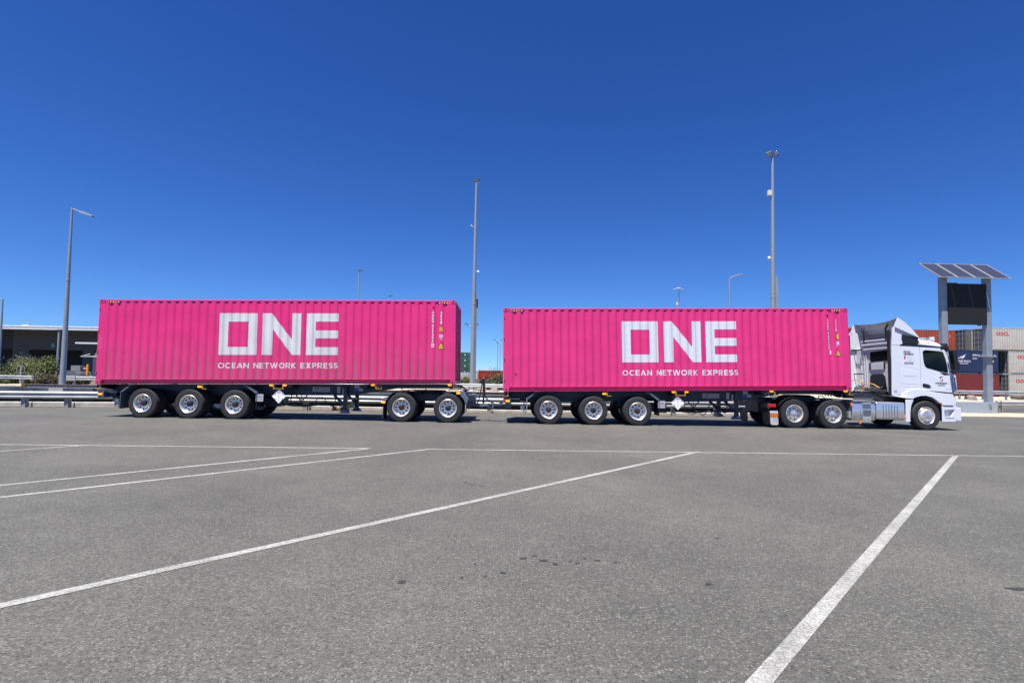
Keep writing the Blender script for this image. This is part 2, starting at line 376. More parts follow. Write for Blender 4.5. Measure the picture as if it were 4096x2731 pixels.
# sandy apron on the right
sx = [15, 18, 21, 25.1, 28, 32, 45, 60]
strip('sand_apron', M_SAND, [[(x, poly_y(RAIL, x)-.03, zg(poly_y(RAIL, x))+.012) for x in sx], [(x, poly_y(RAIL, x)+2.2, zg(12)+.012) for x in sx], [(x, 14.4 if x > 24 else poly_y(RAIL, x)+3.6, zg(13)+.006) for x in sx]])
# pale limestone edge and bank beyond the far road
bx = [-90, -40, -28, -10, 0, 15, 30, 38, 60, 90]
bt = lambda x: -.36 if x < -28 else -.36+.2*(x+28)/18 if x < -10 else -.16 if x < 15 else (-.16+.2*(x-15)/20 if x < 35 else .04)
strip('limestone_bank', M_CREAM, [[(x, 25.4, zg(25)-.02) for x in bx], [(x, 25.45, -.25) for x in bx], [(x, 26.1, -.22) for x in bx], [(x, 28.3, bt(x)) for x in bx], [(x, 28.6, bt(x)-.25) for x in bx]])
# painted lines (z follows the cross-fall)
def pline(p, q, w=.1):
    p, q = Vector(p), Vector(q); d = (q-p).normalized(); t = Vector((-d.y, d.x))*w/2; N = 12; b = MB(); vs = []
    for i in range(N+1):
        c = p+(q-p)*i/N
        for s_ in (1, -1): a = c+t*s_; vs.append((a.x, a.y, zg(a.y)+.008))
    b.add(vs, [(2*i, 2*i+1, 2*i+3, 2*i+2) for i in range(N)]); o = b.build('road_marking', A_LINE)
    if o.data.polygons[0].normal.z < 0: o.data.flip_normals()
    return struct(o)
pline((-14, -7.69), (-2.72, -7.22)); pline((-1.58, -7.2), (16, -6.66))
for p, q in (((-10.6, -10.5), (-8.45, -7.5)), ((-7.6, -12.95), (-2.77, -7.29)), ((-8.0, -14.8), (-1.55, -7.26)), ((-5.4, -17.75), (4.24, -6.9)), ((-3.5, -20.9), (9.93, -6.83))): pline(p, q)
b = MB(); b.add([(20, 19.6, zg(20)+.006), (90, 19.6, zg(20)+.006), (90, 19.8, zg(20)+.006), (20, 19.8, zg(20)+.006)], [(0, 1, 2, 3)]); struct(b.build('road_marking', A_LINE))
# dark stains
M_STAIN = mat('oil_stain', (.03, .03, .029), .7, var=.4, vscale=60)
for x, y, a, c in [(-.69, -14.65, .05, .05), (-.27, -14.55, .02, .02), (-.1, -14.52, .025, .02), (.03, -14.44, .035, .03), (-.19, -14.26, .02, .02), (.19, -14.1, .05, .03),
        (.29, -14.03, .035, .02), (.35, -14.15, .05, .03), (.44, -14.23, .04, .035), (.57, -14.15, .025, .02), (.62, -14.2, .04, .02), (.7, -14.08, .03, .02), (.79, -14.13, .05, .02), (.93, -14.17, .03, .02),
        (2.04, -13.45, .035, .03), (1.51, -14.62, .045, .03), (3.74, -14.64, .11, .03), (-.39, -10.98, .09, .03), (-.5, -10.83, .05, .03), (-.28, -11.08, .04, .02)]:
    b = MB(); N = 14; b.add([(x+.75*a*math.cos(2*PI*k/N)*random.uniform(.5, 1.1), y+.75*c*math.sin(2*PI*k/N)*random.uniform(.5, 1.1)*1.3, 0) for k in range(N)], [tuple(range(N))])
    b.v = [(p[0], p[1], zg(p[1])+.0075) for p in b.v]; struct(b.build('oil_stain', M_STAIN))

# ------------------------------------------------------------------ shipping containers
CL, CW, CH = 12.192, 2.438, 2.896
PITCHC = .2785
def corr(x0, n, yo, yi):
    """corrugation: profile function and list of breakpoints"""
    ks = []
    for i in range(n): ks += [x0+i*PITCHC+t for t in (.036, .104, .174, .242)]
    def f(x):
        t = x-x0
        if t < 0 or t > n*PITCHC: return yo
        t %= PITCHC
        if t < .036 or t > .242: return yo
        if t < .104: return yo+(yi-yo)*(t-.036)/.068
        if t < .174: return yi
        return yi-(yi-yo)*(t-.174)/.068
    return f, ks
def corr_sheet(f, ks, a, b, z0, z1, T=None):
    m = MB(); m.T = T; xs = [a]+[k for k in ks if a < k < b]+[b]; n = len(xs)
    m.add([(x, f(x), z) for x in xs for z in (z0, z1)], [(2*i, 2*i+2, 2*i+3, 2*i+1) for i in range(n-1)])
    return m
FC, KC = corr(.247, 42, .012, .044)
def mirror_y(w=CW): return Matrix.Translation((0, w, 0)) @ Matrix.Scale(-1, 4, (0, 1, 0))
def container(root, paint, casting, L=CL, H=CH, full=True, door_end=0, door_m=None):
    """local axes: x along, y=0 near side, z up. door_end 0: doors at x=0"""
    n = int((L-.40)/PITCHC); s0 = .21+((L-.40)-n*PITCHC)/2; f, ks = corr(s0, n, .012, .044)
    for T in ((None, mirror_y()) if full else (None,)):
        corr_sheet(f, ks, .2, L-.16, .16, H-.06, T).build('side_panel', paint, root)
        m = MB(); m.T = T; m.box(.16, L-.16, .018, .078, H-.062, H-.006); m.build('top_rail', paint, root, bevel=.006)
        m = MB(); m.T = T; m.box(.17, L-.17, .095, .10, .02, .16); m.box(.17, L-.17, .006, .10, .160, .168); m.box(.17, L-.17, .006, .03, .012, .020); m.box(.17, L-.17, .03, .10, .012, .016)
        m.box(.17, .30, .010, .058, .022, .158) if False else None
        m.build('bottom_rail', paint, root)
    for x0, x1, w in ((0.006, .215, 0), (L-.17, L-.006, 1)):
        for T in (None, mirror_y()):
            m = MB(); m.T = T; m.box(x0, x1, .008, .14, .118, H-.118)
            if w == door_end:
                m.cur = 1
                for k in range(4): m.box(x0+.02, x0+.045, .0045, .01, .3+.72*k, .42+.72*k)
            m.build('corner_post', [paint, M_BLACK], root, bevel=.008)
    hole = mat('casting_hole', (.03, .004, .01), .8)
    for x in (0, L-.178):
        for y in (0, CW-.162):
            for z in (0, H-.118):
                m = MB(); m.box(x, x+.178, y, y+.162, z, z+.118); m.cur = 1
                yy = y-.0015 if y == 0 else y+.1635
                N = 12; m.add([(x+.089+.026*math.cos(2*PI*k/N), yy, z+.059+.04*math.sin(2*PI*k/N)) for k in range(N)], [tuple(range(N))])
                m.build('corner_casting', [casting, hole], root)
    # roof, ribbed across
    fr, kr = corr(.25, int((L-.5)/PITCHC), H-.012, H-.034); m = MB(); xs = [.17]+kr+[L-.17]; k = len(xs)
    m.add([(x, y, fr(x)) for x in xs for y in (.05, CW-.05)], [(2*i, 2*i+2, 2*i+3, 2*i+1) for i in range(k-1)]); m.build('roof', paint, root)
    # blind end
    xe = L if door_end == 0 else 0
    ne = 7; fe, kk = corr((CW-ne*PITCHC)/2, ne, .035, .075); m = MB(); yy = [.14]+kk+[CW-.14]; k = len(yy); sg = -1 if xe else 1
    m.add([(xe+sg*fe(y), y, z) for y in yy for z in (.16, H-.1)], [(2*i, 2*i+2, 2*i+3, 2*i+1) for i in range(k-1)]); m.build('end_wall', paint, root)
    a, c = sorted((xe+sg*.01, xe+sg*.09))
    for z0, z1, nm in ((H-.11, H-.012, 'end_header'), (.012, .13, 'end_sill')): m = MB(); m.box(a, c, .16, CW-.16, z0, z1); m.build(nm, paint, root)
    # doors
    xd, sg = (0, 1) if door_end == 0 else (L, -1)
    a, c = sorted((xd+sg*.01, xd+sg*.09))
    for z0, z1, nm in ((H-.11, H-.012, 'door_header'), (.012, .11, 'door_sill')): m = MB(); m.box(a, c, .16, CW-.16, z0, z1); m.build(nm, paint, root)
    for d in (0, 1):
        y0 = .15+d*(CW/2-.15); y1 = y0+CW/2-.16; m = MB(); a, c = sorted((xd+sg*.045, xd+sg*.09)); m.box(a, c, y0, y1, .13, H-.12)
        a, c = sorted((xd+sg*.03, xd+sg*.05))
        for k in range(4):
            z0 = .2+k*(H-.4)/4; m.box(a, c, y0+.05, y1-.05, z0, z0+(H-.4)/4-.16)
        dr_ = m.build('door', door_m or paint, root, bevel=.004)
        for t in (.27, .73):
            yy = y0+(y1-y0)*t; m = MB(); m.tube([(xd+sg*.012, yy, .1), (xd+sg*.012, yy, H-.1)], .017, 8); m.build('lock_rod', M_STEEL, dr_, smooth=40)
    m = MB(); m.box(.1, L-.1, .1, CW-.1, .1, .13); m.build('floor', mat('plywood', (.1, .07, .05), .9), root)
    return f, ks

PINK_L = container_paint('magenta_dusty', (.70, .027, .178), .72, (.26, .12, .13)); PINK_R = container_paint('magenta_clean', (.705, .032, .185), .15, (.4, .1, .16))
PINK_C = container_paint('magenta_worn', (.58, .05, .17), .35, (.32, .12, .13), .7)
M_LOGO_L = container_paint('logo_white_dusty', (.62, .62, .61), .35, (.42, .39, .35)); M_LOGO_R = mat('logo_white', (.62, .635, .67), .45, var=.04)
def pink_container(label, loc, rot, paint, logo, serial, tare, dx, extra):
    r = thing('shipping_container', label, 'shipping container', loc, rot, 'pink shipping containers on the trailers')
    f, ks = container(r, paint, PINK_C)
    K = dict(surf=f, breaks=ks, lift=.004)
    def poly(name, m, p, **k2): return decal(name, m, r, [(x+dx, z) for x, z in p], [tuple(range(len(p)))], **{**K, **k2})
    # O N E
    def multi(polys):
        vs = []; fs = []
        for p in polys: fs.append(tuple(range(len(vs), len(vs)+len(p)))); vs += [(x+dx, z) for x, z in p]
        return vs, fs
    a, b_, c, d = 4.10, 5.38, .995, 2.432
    lo = [[(a, c), (4.41, c), (4.41, d), (a, d)], [(5.08, c), (b_, c), (b_, d), (5.08, d)], [(4.41, 2.137), (5.08, 2.137), (5.08, d), (4.41, d)], [(4.41, c), (5.08, c), (5.08, 1.269), (4.41, 1.269)]]
    ln = [[(5.57, c), (5.915, c), (5.915, 1.885), (5.87, d), (5.57, d)], [(5.87, d), (5.915, 1.885), (6.594, c), (6.573, 1.53)], [(6.573, 1.53), (6.594, c), (6.879, c), (6.879, d), (6.57, d)]]
    le = [[(7.064, c), (7.376, c), (7.376, d), (7.064, d)], [(7.376, 2.145), (8.157, 2.145), (8.157, d), (7.376, d)], [(7.376, 1.565), (8.152, 1.565), (8.152, 1.842), (7.376, 1.842)], [(7.376, c), (8.154, c), (8.154, 1.266), (7.376, 1.266)]]
    for p in (lo, ln, le):
        vs, fs = multi(p); decal('logo_letter', logo, r, vs, fs, **K)
    for body, x0, x1 in (('OCEAN', 4.10, 5.142), ('NETWORK', 5.30, 6.756), ('EXPRESS', 6.90, 8.172)):
        
        for vs, fs in block_word(body, x0+dx, x1+dx, .537, .728): decal('small_letter', logo, r, vs, fs, **K)
    # vertical code, size code, stickers
    for i, ch in enumerate(serial):
        z1 = 2.506-i*.105-(.035 if i > 3 else 0); x = 11.372+dx*2
        if i == 10:
            z1 -= .04; poly('check_digit_box', M_DECAL, [(x-.018, z1-.115), (x+.082, z1-.115), (x+.082, z1+.02), (x-.018, z1+.02)])
            letter('serial_letter', ch, paint, r, x+.008, x+.056, z1-.09, z1, .01, **{**K, 'lift': .006})
        else: letter('serial_letter', ch, M_DECAL, r, x+.01 if ch == '1' else x, x+.045 if ch == '1' else x+.064, z1-.085, z1, .05, **K)
    for i, ch in enumerate('45G1'):
        z1 = 2.506-i*.114; letter('size_code', ch, M_DECAL, r, 11.66+dx*2, 11.72+dx*2, z1-.092, z1, .05, **K)
    x = 11.69+dx*2
    poly('height_sticker', M_INK, [(x-.066, 1.798), (x+.066, 1.798), (x+.066, 1.977), (x-.066, 1.977)]); poly('height_sticker', M_SIGNY, [(x-.057, 1.807), (x+.057, 1.807), (x+.057, 1.968), (x-.057, 1.968)], lift=.006)
    letter('lettering', '2.9m', M_INK, r, x-.045, x+.045, 1.9, 1.955, .02, surf=f, breaks=ks, lift=.008); letter('lettering', '9\'6"', M_INK, r, x-.04, x+.04, 1.82, 1.875, .02, surf=f, breaks=ks, lift=.008)
    poly('approval_sticker', M_DECAL, [(x-.066, 1.594), (x+.064, 1.594), (x+.064, 1.708), (x-.066, 1.708)]); letter('lettering', 'IC', paint, r, x-.045, x+.045, 1.61, 1.69, .01, surf=f, breaks=ks, lift=.006)
    letter('lettering', tare, M_DECAL, r, x-.04, x+.045, 1.52, 1.578, .02, **K)
    poly('warning_triangle', M_INK, [(x-.118, 1.205), (x+.118, 1.205), (x+.118, 1.225), (x+.012, 1.437), (x-.012, 1.437), (x-.118, 1.225)])
    poly('warning_triangle', M_SIGNY, [(x-.095, 1.222), (x+.095, 1.222), (x+.002, 1.405), (x-.002, 1.405)], lift=.006)
    for zz in (1.285, 1.255): poly('warning_line', M_INK, [(x-.045, zz), (x+.045, zz), (x+.045, zz+.006), (x-.045, zz+.006)], lift=.008)
    # striped high-cube plates at the top corners, vent
    for x0, x1, sg in ((.235, .68, 1), (11.58, 12.02, -1)):
        m = MB(); m.box(x0, x1, .0135, .02, 2.775, 2.832); N = 5; w = (x1-x0)/N
        m.cur = 1
        for k in range(N): m.add([(x0+k*w+q*w, .012, z) for q, z in ((.1, 2.777), (.55, 2.777), (.95, 2.83), (.5, 2.83))], [(0, 1, 2, 3)])
        m.build('hazard_plate', [M_BLACK, M_SIGNY], r)
    m = MB(); m.box(11.38+dx, 11.45+dx, .006, .04, 2.63, 2.76); m.cur = 1; m.box(11.385+dx, 11.445+dx, .004, .0065, 2.635, 2.665); m.build('vent', [paint, M_BLACK], r)
    extra(r, f, ks); return r
def ex_l(r, f, ks):      # chalk scrawl on the rear post
    for i in range(9):
        x = .05+random.uniform(0, .1); z = 1.6-i*.045; decal('scrawl', M_DECALG, r, [(x, z), (x+.05, z+.01), (x+.05, z+.018), (x, z+.01)], [(0, 1, 2, 3)], y=.008, lift=.002)
def ex_r(r, f, ks):
    decal('sticker', M_INK, r, [(.40, .56), (.46, .55), (.44, .64), (.38, .65)], [(0, 1, 2, 3)], surf=f, breaks=ks, lift=.004)
    for i in range(14):
        x = .04+random.uniform(0, .13); z = 1.55-i*.05; decal('scrawl', M_DECALG, r, [(x, z), (x+.02, z+.02), (x+.024, z+.028), (x, z+.006)], [(0, 1, 2, 3)], y=.008, lift=.002)
BANK = .03
pink_container('dusty magenta corrugated container with brown streaks on the rear trailer behind the dolly', (-13.81407, 0, 1.10862), (-.01735, -BANK, 0), PINK_L, M_LOGO_L, 'ONEU0114910', '70', 0, ex_l)
RYAW = .00882; RO = (0, .07794-.03697*math.tan(RYAW), -.0023)
pink_container('clean magenta corrugated container with small black sticker on the front trailer behind the white truck', (.03697, .07794, 1.09008), (-.02115, -BANK, RYAW), PINK_R, M_LOGO_R, 'ONEU0304231', '67', .03, ex_r)

# ------------------------------------------------------------------ wheels
def tyre_mesh(R=.5, w=.27, tread=False):
    m = MB(); h = w/2
    prof = [(.292, h-.03), (.31, h-.012), (.36, h-.002), (.43, h), (R-.045, h-.008), (R-.018, h-.022), (R-.004, h-.05)]
    for k in (-.5, 0, .5):
        if k > -.5 or True: prof += [(R, h*(1-.62)*(-k)*2+.012), (R-.012, h*(1-.62)*(-k)*2+.008), (R-.012, h*(1-.62)*(-k)*2-.008), (R, h*(1-.62)*(-k)*2-.012)]
    prof += [(R-.004, -h+.05), (R-.018, -h+.022), (R-.045, -h+.008), (.43, -h), (.36, -h+.002), (.31, -h+.012), (.292, -h+.03)]
    m.lathe([(r, -t) for r, t in prof], n=48)
    for rr, th in ((.452, .003), (.335, .003)):      # moulded sidewall rings
        m.lathe([(rr, -h-.0), (rr+.003, -h-th), (rr+.009, -h-th), (rr+.012, -h-.0)], n=48)
    if tread:
        for k in range(44):
            a = 2*PI*k/44
            for sd in (-1, 1):
                y0, y1 = (-h+.002, -h+.055) if sd < 0 else (h-.055, h-.002)
                c, s_ = math.cos(a), math.sin(a); d = .018
                T = Matrix(((c, 0, -s_), (0, 1, 0), (s_, 0, c))).to_4x4(); m.T = T; m.box(R-.035, R+.004, y0, y1, -d/2, d/2+.008); m.T = None
    return m
def rim_dual(chrome_hub=False):
    """deep-dish polished rim, face towards -y; outer tyre wall at y=-w/2"""
    m = MB(); y = -.135
    m.lathe([(.298, y+.02), (.305, y-.002), (.296, y-.008), (.288, y+.0), (.272, y+.015), (.262, y+.05), (.256, y+.1), (.245, y+.13), (.215, y+.142), (.15, y+.142), (.142, y+.125), (.105, y+.125), (.02, y+.125)], n=40)
    m.lathe([(.298, y+.02), (.292, .12), (.27, .13)], n=32)
    m.cur = 1
    for k in range(10):
        a = 2*PI*(k+.5)/10; c = (.2*math.cos(a), y+.1395, .2*math.sin(a)); m.lathe([(.034, 0), (.0, 0)], c, 10)
    m.cur = 0
    for k in range(10):
        a = 2*PI*k/10; c = (.1245*math.cos(a), y+.125, .1245*math.sin(a)); m.lathe([(.016, 0), (.015, -.03), (.010, -.04), (0, -.042)], c, 7)
    return m
def rim_drive():
    m = MB(); y = -.135
    m.lathe([(.298, y+.02), (.305, y-.004), (.294, y-.01), (.283, y+.01), (.274, y+.06), (.262, y+.12), (.25, y+.16), (.23, y+.175), (.14, y+.165), (.1, y+.16), (.02, y+.16)], n=40)
    m.lathe([(.298, y+.02), (.292, .12), (.27, .13)], n=32)
    m.cur = 1
    for k in range(8):
        a = 2*PI*(k+.5)/8; c = (.195*math.cos(a), y+.166, .195*math.sin(a)); m.lathe([(.03, 0), (0, 0)], c, 10)
    return m
def rim_steer():
    m = MB(); y = -.15
    m.lathe([(.298, y+.03), (.306, y+.0), (.298, y-.008), (.285, y+.005), (.275, y+.03), (.262, y+.035), (.2, y-.02), (.185, y-.035), (.17, y-.03), (.165, y-.02), (.02, y-.02)], n=40)
    m.lathe([(.298, y+.03), (.292, .12), (.27, .13)], n=32)
    m.cur = 1
    for k in range(10):
        a = 2*PI*(k+.5)/10; c = (.236*math.cos(a), y+.008, .236*math.sin(a)); m.lathe([(.019, 0), (0, 0)], c, 10)
    m.cur = 0
    for k in range(10):
        a = 2*PI*k/10; c = (.145*math.cos(a), y-.02, .145*math.sin(a)); m.lathe([(.019, 0), (.018, -.035), (.012, -.045), (0, -.047)], c, 7)
    return m
def make_wheel(rim, tyre, hub, hubm, red=False):
    r = rim.build('wheel', [M_ALU, M_BLACK], smooth=35); tyre.build('tyre', M_RUB, r, smooth=35)
    if hub:
        h = MB(); h.lathe(hub, n=24)
        if red: h.cur = 1; h.lathe([(.036, hub[-1][1]-.001), (.0, hub[-1][1]-.001)], (.006, 0, -.004), 3)
        h.build('hub_cap', [hubm, mat('hub_logo_red', (.3, .012, .01), .5)], r, smooth=35)
    return r
HUB_T = [(.092, .0), (.092, -.09), (.086, -.115), (.07, -.125), (.0, -.127)]
W_T = make_wheel(rim_dual(), tyre_mesh(), HUB_T, M_BLACK, True)
W_T2 = make_wheel(rim_dual(), tyre_mesh(), HUB_T, M_BLACK, False)
W_D = make_wheel(rim_drive(), tyre_mesh(.5, .28, True), [(.135, .03), (.13, -.06), (.115, -.1), (.07, -.125), (.04, -.13), (.035, -.15), (0, -.153)], M_CHROME)
W_S = make_wheel(rim_steer(), tyre_mesh(.51, .33), [(.135, -.16), (.12, -.19), (.08, -.205), (.0, -.21)], M_CHROME)
pl = MB(); pl.lathe([(.298, -.115), (.27, -.06), (.255, .05), (.2, .06), (.02, .06)], n=28)
W_I = make_wheel(pl, tyre_mesh(), None, None)
PROTO = [W_T, W_T2, W_D, W_S, W_I]
def put_wheel(proto, parent, x, y, z, flip=False, spin=0.):
    w = dup(proto, parent); w.location = (x, y, z); w.rotation_euler = (0, spin, PI if flip else 0); return w

# ------------------------------------------------------------------ trailers
def lamp(root, x, y, z, w=.13, h=.065, m=None, nm='marker_lamp'):
    b = MB(); b.box(x-w/2, x+w/2, y-.03, y+.02, z-h/2, z+h/2); b.build(nm, m or M_AMB, root, bevel=.012)
def hose(name, root, pts, r=.018, m=None, sub=6):
    P = [Vector(p) for p in pts]; out = []
    for i in range(len(P)-1):
        a, b_, c, d = P[max(i-1, 0)], P[i], P[i+1], P[min(i+2, len(P)-1)]
        for k in range(sub):
            t = k/sub; out.append(.5*((2*b_)+(c-a)*t+(2*a-5*b_+4*c-d)*t*t+(3*b_-a-3*c+d)*t**3))
    out.append(P[-1]); b = MB(); b.tube(out, r, 7); return b.build(name, m or M_HOSE, root, smooth=60)
def chain(root, pts, n):
    P = [Vector(p) for p in pts]; b = MB()
    for i in range(n):
        t = i/(n-1)*(len(P)-1); k = min(int(t), len(P)-2); c = P[k].lerp(P[k+1], t-k); d = (P[k+1]-P[k]).normalized()
        s_ = Vector((0, 1, 0)) if i % 2 else d.cross(Vector((0, 1, 0))).normalized()
        b.tube([c+d*.022*math.cos(a)+s_*.013*math.sin(a) for a in [2*PI*q/8 for q in range(9)]], .005, 5)
    return b.build('chain', M_STEEL, root)
def trailer(root, X, z0, tilt, axles, front):
    """X: x of the container's rear; z of the chassis top follows the container's tilt"""
    Zt = lambda x: z0+tilt*x-.012
    def P(x, dz): return (X+x, Zt(x)+dz)
    for y in (.70, 1.64):
        m = MB(); pts = [P(.05, 0), P(12.1, 0), P(12.1, -.13), P(10.0, -.135), P(8.55, -.36), P(1.0, -.37), P(.05, -.25)]
        m.prism(pts, y+.06, y+.072); m.prism([pts[0], pts[1], (pts[1][0], pts[1][1]-.016), (pts[0][0], pts[0][1]-.016)], y, y+.14)
        low = pts[2:]
        for (a, c) in zip(low, low[1:]): m.prism([a, c, (c[0], c[1]+.016), (a[0], a[1]+.016)], y, y+.14)
        m.build('main_beam', M_CHAS, root)
    for x in (.1, 3.6, 6.0, 6.55, 9.1, 12.05):
        m = MB(); a, zt = P(x, 0); m.prism([(.02, zt), (2.42, zt), (2.42, zt-.1), (1.8, zt-.17), (.64, zt-.17), (.02, zt-.1)], a-.07, a+.07, 'x'); m.build('bolster', M_CHAS, root, bevel=.006)
    for x in (1.6, 2.6, 4.6, 5.4, 7.4, 8.3, 10.3, 11.3):
        m = MB(); a, zt = P(x, 0); m.box(a-.03, a+.03, .76, 1.7, zt-.11, zt-.03); m.build('cross_member', M_CHAS, root)
    # axles and wheels
    for i, x in enumerate(axles):
        m = MB(); m.tube([(X+x, .3, .49), (X+x, 2.1, .49)], .065, 12)
        for y in (.72, 1.66): m.box(X+x-.06, X+x+.06, y, y+.12, .5, .86); m.prism([(X+x-.55, .62), (X+x-.5, .84), (X+x-.38, .84), (X+x+.05, .56), (X+x+.05, .44), (X+x-.1, .44)], y+.01, y+.09)
        m.build('axle', M_BLACK, root, smooth=40)
        for y in (.72, 1.66): m = MB(); m.lathe([(.02, 0), (.12, .0), (.15, .06), (.14, .12), (.15, .17), (.12, .22), (.02, .22)], (X+x+.32, y+.06, .56), 16, 'z'); m.build('air_spring', M_RUB, root, smooth=50)
        for y, p, fl in ((.135, W_T2 if i == 1 else W_T, 0), (.47, W_I, 1), (CW-.135, W_T2 if i == 1 else W_T, 1), (CW-.47, W_I, 0)):
            put_wheel(p, root, X+x, y, .497, bool(fl), random.uniform(0, 6))
    # mudguard brackets and flaps, both sides
    a0, a2 = axles[0], axles[-1]
    for T in (None, mirror_y()):
        m = MB(); m.T = T; x = X+a0
        m.prism([(x-.76, .87), (x-.72, .92), (x-.44, 1.135), (x-.27, 1.14), (x-.27, 1.105), (x-.42, 1.10), (x-.70, .86)], .01, .06); m.prism([(x-.73, .90), (x-.45, 1.125), (x-.45, 1.108), (x-.72, .885)], .01, .62); m.build('mudguard', M_GREY, root)
        x = X+a2; m = MB(); m.T = T; m.prism([(x+.28, 1.15), (x+.42, 1.15), (x+.73, .95), (x+.76, .9), (x+.7, .88), (x+.40, 1.105), (x+.28, 1.115)], .01, .06); m.prism([(x+.41, 1.135), (x+.72, .935), (x+.72, .918), (x+.41, 1.118)], .01, .62); m.build('mudguard', M_GREY, root)
        m = MB(); m.T = T; m.box(X+a0-.25, X+a2+.25, .02, .05, 1.105, 1.115); m.build('guard_rail_strip', M_CHAS, root)
        x = X+a0; m = MB(); m.T = T; m.box(x-.765, x-.75, .012, .62, .3, .89); m.build('mud_flap', M_GREY if front == 0 else M_DECALG, root)
        x = X+a2; m = MB(); m.T = T; m.box(x+.735, x+.75, .012, .62, .36, .9); m.build('mud_flap', M_BLACK, root)
    x = X+a2+.76
    m = MB(); m.box(x-.05, x+.2, .03, .035, .62, .87); fl = m.build('flap_panel', M_DECALG, root); letter('lettering', 'KRUEGER', M_INKN, fl, x, x+.15, .76, .79, .01, y=.03); letter('lettering', 'transport equipment', M_INKN, fl, x-.02, x+.17, .69, .71, 0, y=.03)
    # rear bumper, lamps
    m = MB(); m.box(X+.06, X+.26, .05, 2.39, .66, .87); m.box(X+.1, X+.3, .7, 1.74, .5, Zt(0)-.15); m.build('bumper', M_GREY, root, bevel=.01)
    for y in (.25, 2.1):
        m = MB(); m.box(X+.02, X+.06, y-.12, y+.12, .72, .82); m.build('tail_lamp', M_RED, root, bevel=.01)
    lamp(root, X+.15, .05, .775)
    m = MB(); m.box(X+.29, X+.58, .2, .5, .72, .84); m.cur = 1; m.box(X+.285, X+.585, .19, .51, .84, .86); m.build('tool_box', [M_BLACK, M_DECAL], root)
    m = MB(); m.box(X+.60, X+.74, .12, .16, .49, .61); m.box(X+.64, X+.7, .16, .7, .52, .58); m.build('hanger', M_GREY, root, bevel=.006)
    # side lamps and yellow twist-lock handles
    for x, dz in ((3.5, -.075), (5.92, -.025), (6.37, -.025), (9.37, -.015), (12.0, -.02)): lamp(root, X+x, .02, Zt(x)+dz)
    def handle(x, w):
        z = Zt(x); m = MB(); m.box(x+X-.016, x+X+.016, .0, .03, z-.15, z-.0); m.bar((x+X, .01, z-.145), (x+X+w, .01, z-.145), .018); m.build('twist_lock', M_YEL, root)
    handle(3.6, .14); handle(9.48, .2); handle(12.13, .15); handle(.16, -.15)
    z = Zt(6.15); m = MB(); m.box(X+5.99, X+6.02, .0, .03, z-.15, z); m.box(X+6.30, X+6.33, .0, .03, z-.15, z); m.bar((X+5.98, .01, z-.14), (X+6.35, .01, z-.14), .018); m.build('twist_lock', M_YEL, root)
    # folding hazard placard, blank white diamond
    px, pz = X+6.19-(.12 if front else 0)+.0, .80
    m = MB(); h = .235; m.prism([(px, pz-h), (px+h, pz), (px, pz+h), (px-h, pz)], .02, .028); m.cur = 1
    m.prism([(px-.03, pz+h-.04), (px, pz+h-.005), (px+.09, pz+h-.09), (px+.05, pz+.12), (px-.05, pz+.12), (px-.09, pz+h-.09)], .016, .0205)
    m.cur = 2
    m.box(px-.004, px+.004, .0165, .0195, pz-.17, pz+.1)
    for sx_, sz_ in ((-1, 1), (1, 1), (-1, -1), (1, -1)): m.bar((px+sx_*.1, .018, pz+sz_*.1), (px+sx_*.14, .018, pz+sz_*.075), .012)
    m.cur = 3; m.box(px-.15, px+.15, .03, .06, pz+.05, pz+.3); m.box(px-.04, px+.04, .03, .1, pz-.1, pz+.3)
    m.build('placard_board', [mat('placard_white', (.82, .82, .84), .45), M_DECALG, M_INK, M_CHAS], root)
    # landing legs
    for y in (.42, 1.95):
        x = X+8.32; m = MB(); m.box(x-.065, x+.065, y, y+.13, .36, Zt(8.3)-.05); m.box(x-.05, x+.05, y+.015, y+.115, .28, .4)
        lg = m.build('landing_leg', M_CHAS, root, bevel=.01)
        m = MB(); m.prism([(x-.14, .265), (x+.14, .265), (x+.13, .3), (x+.06, .36), (x-.06, .36), (x-.13, .3)], y-.06, y+.19); m.box(x-.16, x+.16, y-.07, y+.2, .245, .265); m.build('foot', M_GREY, lg, bevel=.01)
        m = MB(); m.bar((X+7.85, y+.07, Zt(8)-.3), (x-.03, y+.07, .52), .05, .09); m.build('leg_brace', M_CHAS, root)
    m = MB(); m.box(X+8.27, X+8.37, .55, 1.95, .68, .76); m.build('leg_cross_tube', M_CHAS, root)
    # plates and stickers on the near beam web
    yb = .70+.0595
    def pk(x0, x1, d0, d1, mm, nm='sticker'):
        zc = Zt((x0+x1)/2); m = MB(); m.box(X+x0, X+x1, .55, .56, zc-d1, zc-d0); return m.build(nm, mm, root), zc
    m = MB(); m.prism([P(.3, .008), P(12.0, .008), P(12.0, -.12), P(9.95, -.13), P(8.5, -.36), P(7.9, -.385), P(5.4, -.385), P(5.2, -.2), P(.3, -.2)], .562, .575); m.build('side_skirt', M_CHAS, root)
    pt, zc = pk(7.14, 7.74, .095, .255, M_DECALG, 'maker_plate'); letter('lettering', 'CQE', M_INKN, pt, X+7.2, X+7.37, zc-.235, zc-.115, .02, y=.55); letter('lettering', 'CUSTOMQUIP', M_INKN, pt, X+7.42, X+7.71, zc-.165, zc-.125, .0, y=.55); letter('lettering', 'ENGINEERING', M_INKN, pt, X+7.42, X+7.71, zc-.225, zc-.185, .0, y=.55)
    pk(8.0, 8.105, .07, .31, M_DECALG); s1, zc = pk(8.195, 8.32, .14, .37, M_DECAL); letter('lettering', 'i', M_INK, s1, X+8.24, X+8.28, zc-.33, zc-.19, .05, y=.55)
    pk(8.6, 8.78, .01, .125, M_DECALG); pk(8.6, 8.755, .13, .25, M_DECALB); pk(8.76, 8.905, .135, .235, M_DECALG)
    m = MB(); x, z = X+9.41, Zt(9.5)-.11
